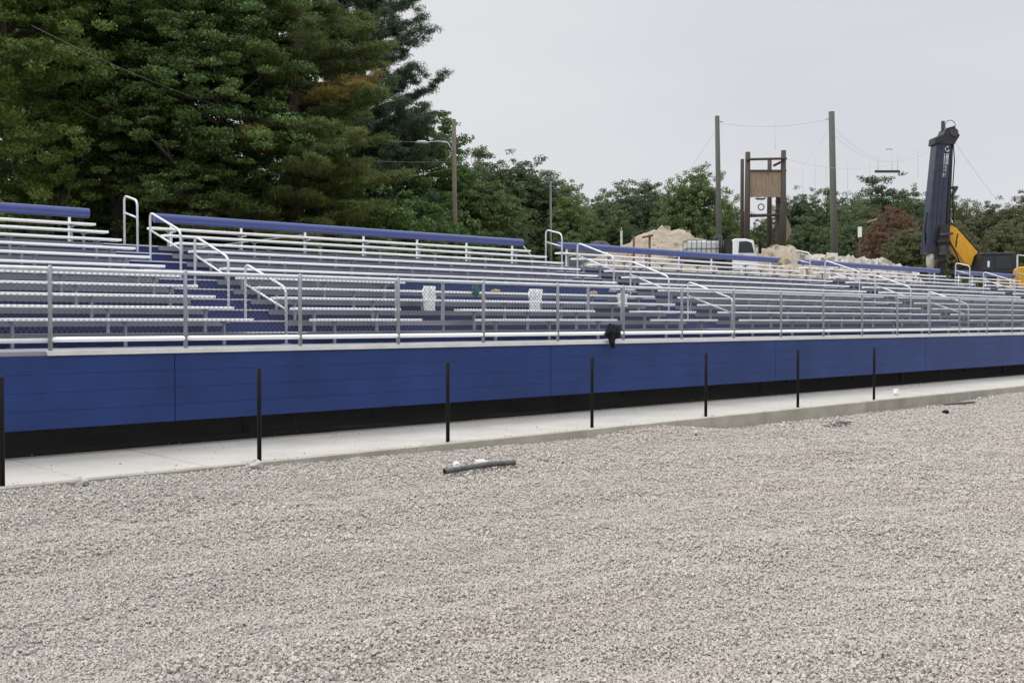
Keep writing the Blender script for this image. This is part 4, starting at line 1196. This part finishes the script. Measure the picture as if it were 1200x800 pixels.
for i, (u, v, d, k, m, wd, lab) in enumerate(FT):
    p = at(u, d); gz = float(ground_z(p.x, p.y)); hs = (zat(v - 5, d) - gz) / 14.9
    o = protos[k] if not used[k] else copy_tree(protos[k]); used[k] = True
    place(o, u, d, i * 2.4, (max(hs, .62) * wd * (.95 + .1 * random.random()), max(hs, .62) * wd, hs))
    tag(o, lab, 'tree', 'trees of the far tree line')
    for ch in o.children:
        if ch.name.startswith('crown'):
            ch.material_slots[0].link = 'OBJECT'; ch.material_slots[0].material = M[m]

# a far wood closing the horizon
C = []; rg = np.random.default_rng(91)
for k in range(560):
    uu = rg.uniform(-500, 1750); d = rg.uniform(125, 150); p = at(uu, d); C.append((p.x, p.y, 3 + rg.uniform(0, 9.5) * (1.0 if uu > 500 else 1.2)))
C = np.array(C); V, Fq, T = leaf_quads(C, np.tile([3.2, 3.2, 2.2], (len(C), 1)), 200, .7, rg)
o = np_mesh('far_woods', V, Fq, M['farb'], T); tag(o, 'distant unbroken belt of dark green woods on the horizon', 'woods', kind='stuff')

# ------------------------------------------------------------------ light, sky, camera
w = bpy.data.worlds.new('World'); S.world = w; w.use_nodes = True
N, Lk = w.node_tree.nodes, w.node_tree.links
bg = N['Background']
sky = N.new('ShaderNodeTexSky'); sky.sky_type = 'NISHITA'; sky.sun_disc = False
SUN_EL = math.radians(50); SUN_AZ = math.radians(-62)       # azimuth from +Y towards +X
sky.sun_elevation = SUN_EL; sky.sun_rotation = SUN_AZ; sky.dust_density = 4; sky.air_density = 1.5
hs = N.new('ShaderNodeHueSaturation'); hs.inputs['Saturation'].default_value = .12
Lk.new(sky.outputs['Color'], hs.inputs['Color'])
tc = N.new('ShaderNodeTexCoord'); nz = N.new('ShaderNodeTexNoise'); nz.inputs['Scale'].default_value = 1.6; nz.inputs['Detail'].default_value = 5
mp = N.new('ShaderNodeMapping'); mp.inputs['Scale'].default_value = (1, 1, 3)
Lk.new(tc.outputs['Generated'], mp.inputs['Vector']); Lk.new(mp.outputs['Vector'], nz.inputs['Vector'])
cr = N.new('ShaderNodeValToRGB'); cr.color_ramp.elements[0].position = .3; cr.color_ramp.elements[1].position = .7
cr.color_ramp.elements[0].color = (6.6, 6.8, 7.3, 1); cr.color_ramp.elements[1].color = (7.75, 7.85, 8.1, 1)
Lk.new(nz.outputs['Fac'], cr.inputs['Fac'])
mx = N.new('ShaderNodeMix'); mx.data_type = 'RGBA'; mx.inputs[0].default_value = .88
Lk.new(hs.outputs['Color'], mx.inputs[6]); Lk.new(cr.outputs['Color'], mx.inputs[7])
# overcast sky: even near the horizon, brighter overhead
sp = N.new('ShaderNodeSeparateXYZ'); Lk.new(tc.outputs['Generated'], sp.inputs['Vector'])
ov = N.new('ShaderNodeValToRGB'); oe = ov.color_ramp.elements
oe[0].position = .30; oe[0].color = (1 / 3, 1 / 3, 1 / 3, 1); oe[1].position = .66; oe[1].color = (.86, .86, .86, 1)
Lk.new(sp.outputs['Z'], ov.inputs['Fac'])
mm = N.new('ShaderNodeMix'); mm.data_type = 'RGBA'; mm.blend_type = 'MULTIPLY'; mm.inputs[0].default_value = 1
m3 = N.new('ShaderNodeVectorMath'); m3.operation = 'SCALE'; m3.inputs['Scale'].default_value = 3.0
Lk.new(ov.outputs['Color'], m3.inputs[0]); Lk.new(mx.outputs[2], mm.inputs[6]); Lk.new(m3.outputs['Vector'], mm.inputs[7])
Lk.new(mm.outputs[2], bg.inputs['Color']); bg.inputs['Strength'].default_value = .1

sl_ = bpy.data.lights.new('sun', 'SUN'); sl_.energy = 1.4; sl_.angle = math.radians(14); sl_.color = (1, .97, .92)
so = bpy.data.objects.new('sun', sl_); COL.objects.link(so)
to_sun = Vector((math.sin(SUN_AZ) * math.cos(SUN_EL), math.cos(SUN_AZ) * math.cos(SUN_EL), math.sin(SUN_EL)))
so.rotation_euler = to_sun.to_track_quat('Z', 'Y').to_euler(); so.location = (0, 0, 40)

cam = bpy.data.cameras.new('camera'); cam.sensor_width = 36; cam.lens = F / 1200 * 36; cam.clip_end = 3000; cam.clip_start = .1
co = bpy.data.objects.new('camera', cam); COL.objects.link(co)
co.location = (0, 0, H0); co.rotation_euler = (PI / 2 - math.atan(24 / F), 0, -YAW)
S.camera = co
S.render.engine = 'CYCLES'
S.cycles.use_denoising = True
S.cycles.max_bounces = 6; S.cycles.diffuse_bounces = 3; S.cycles.transparent_max_bounces = 6
S.view_settings.view_transform = 'Standard'; S.view_settings.look = 'None'; S.view_settings.exposure = 0.08; S.view_settings.gamma = 1
S.view_settings.use_curve_mapping = False
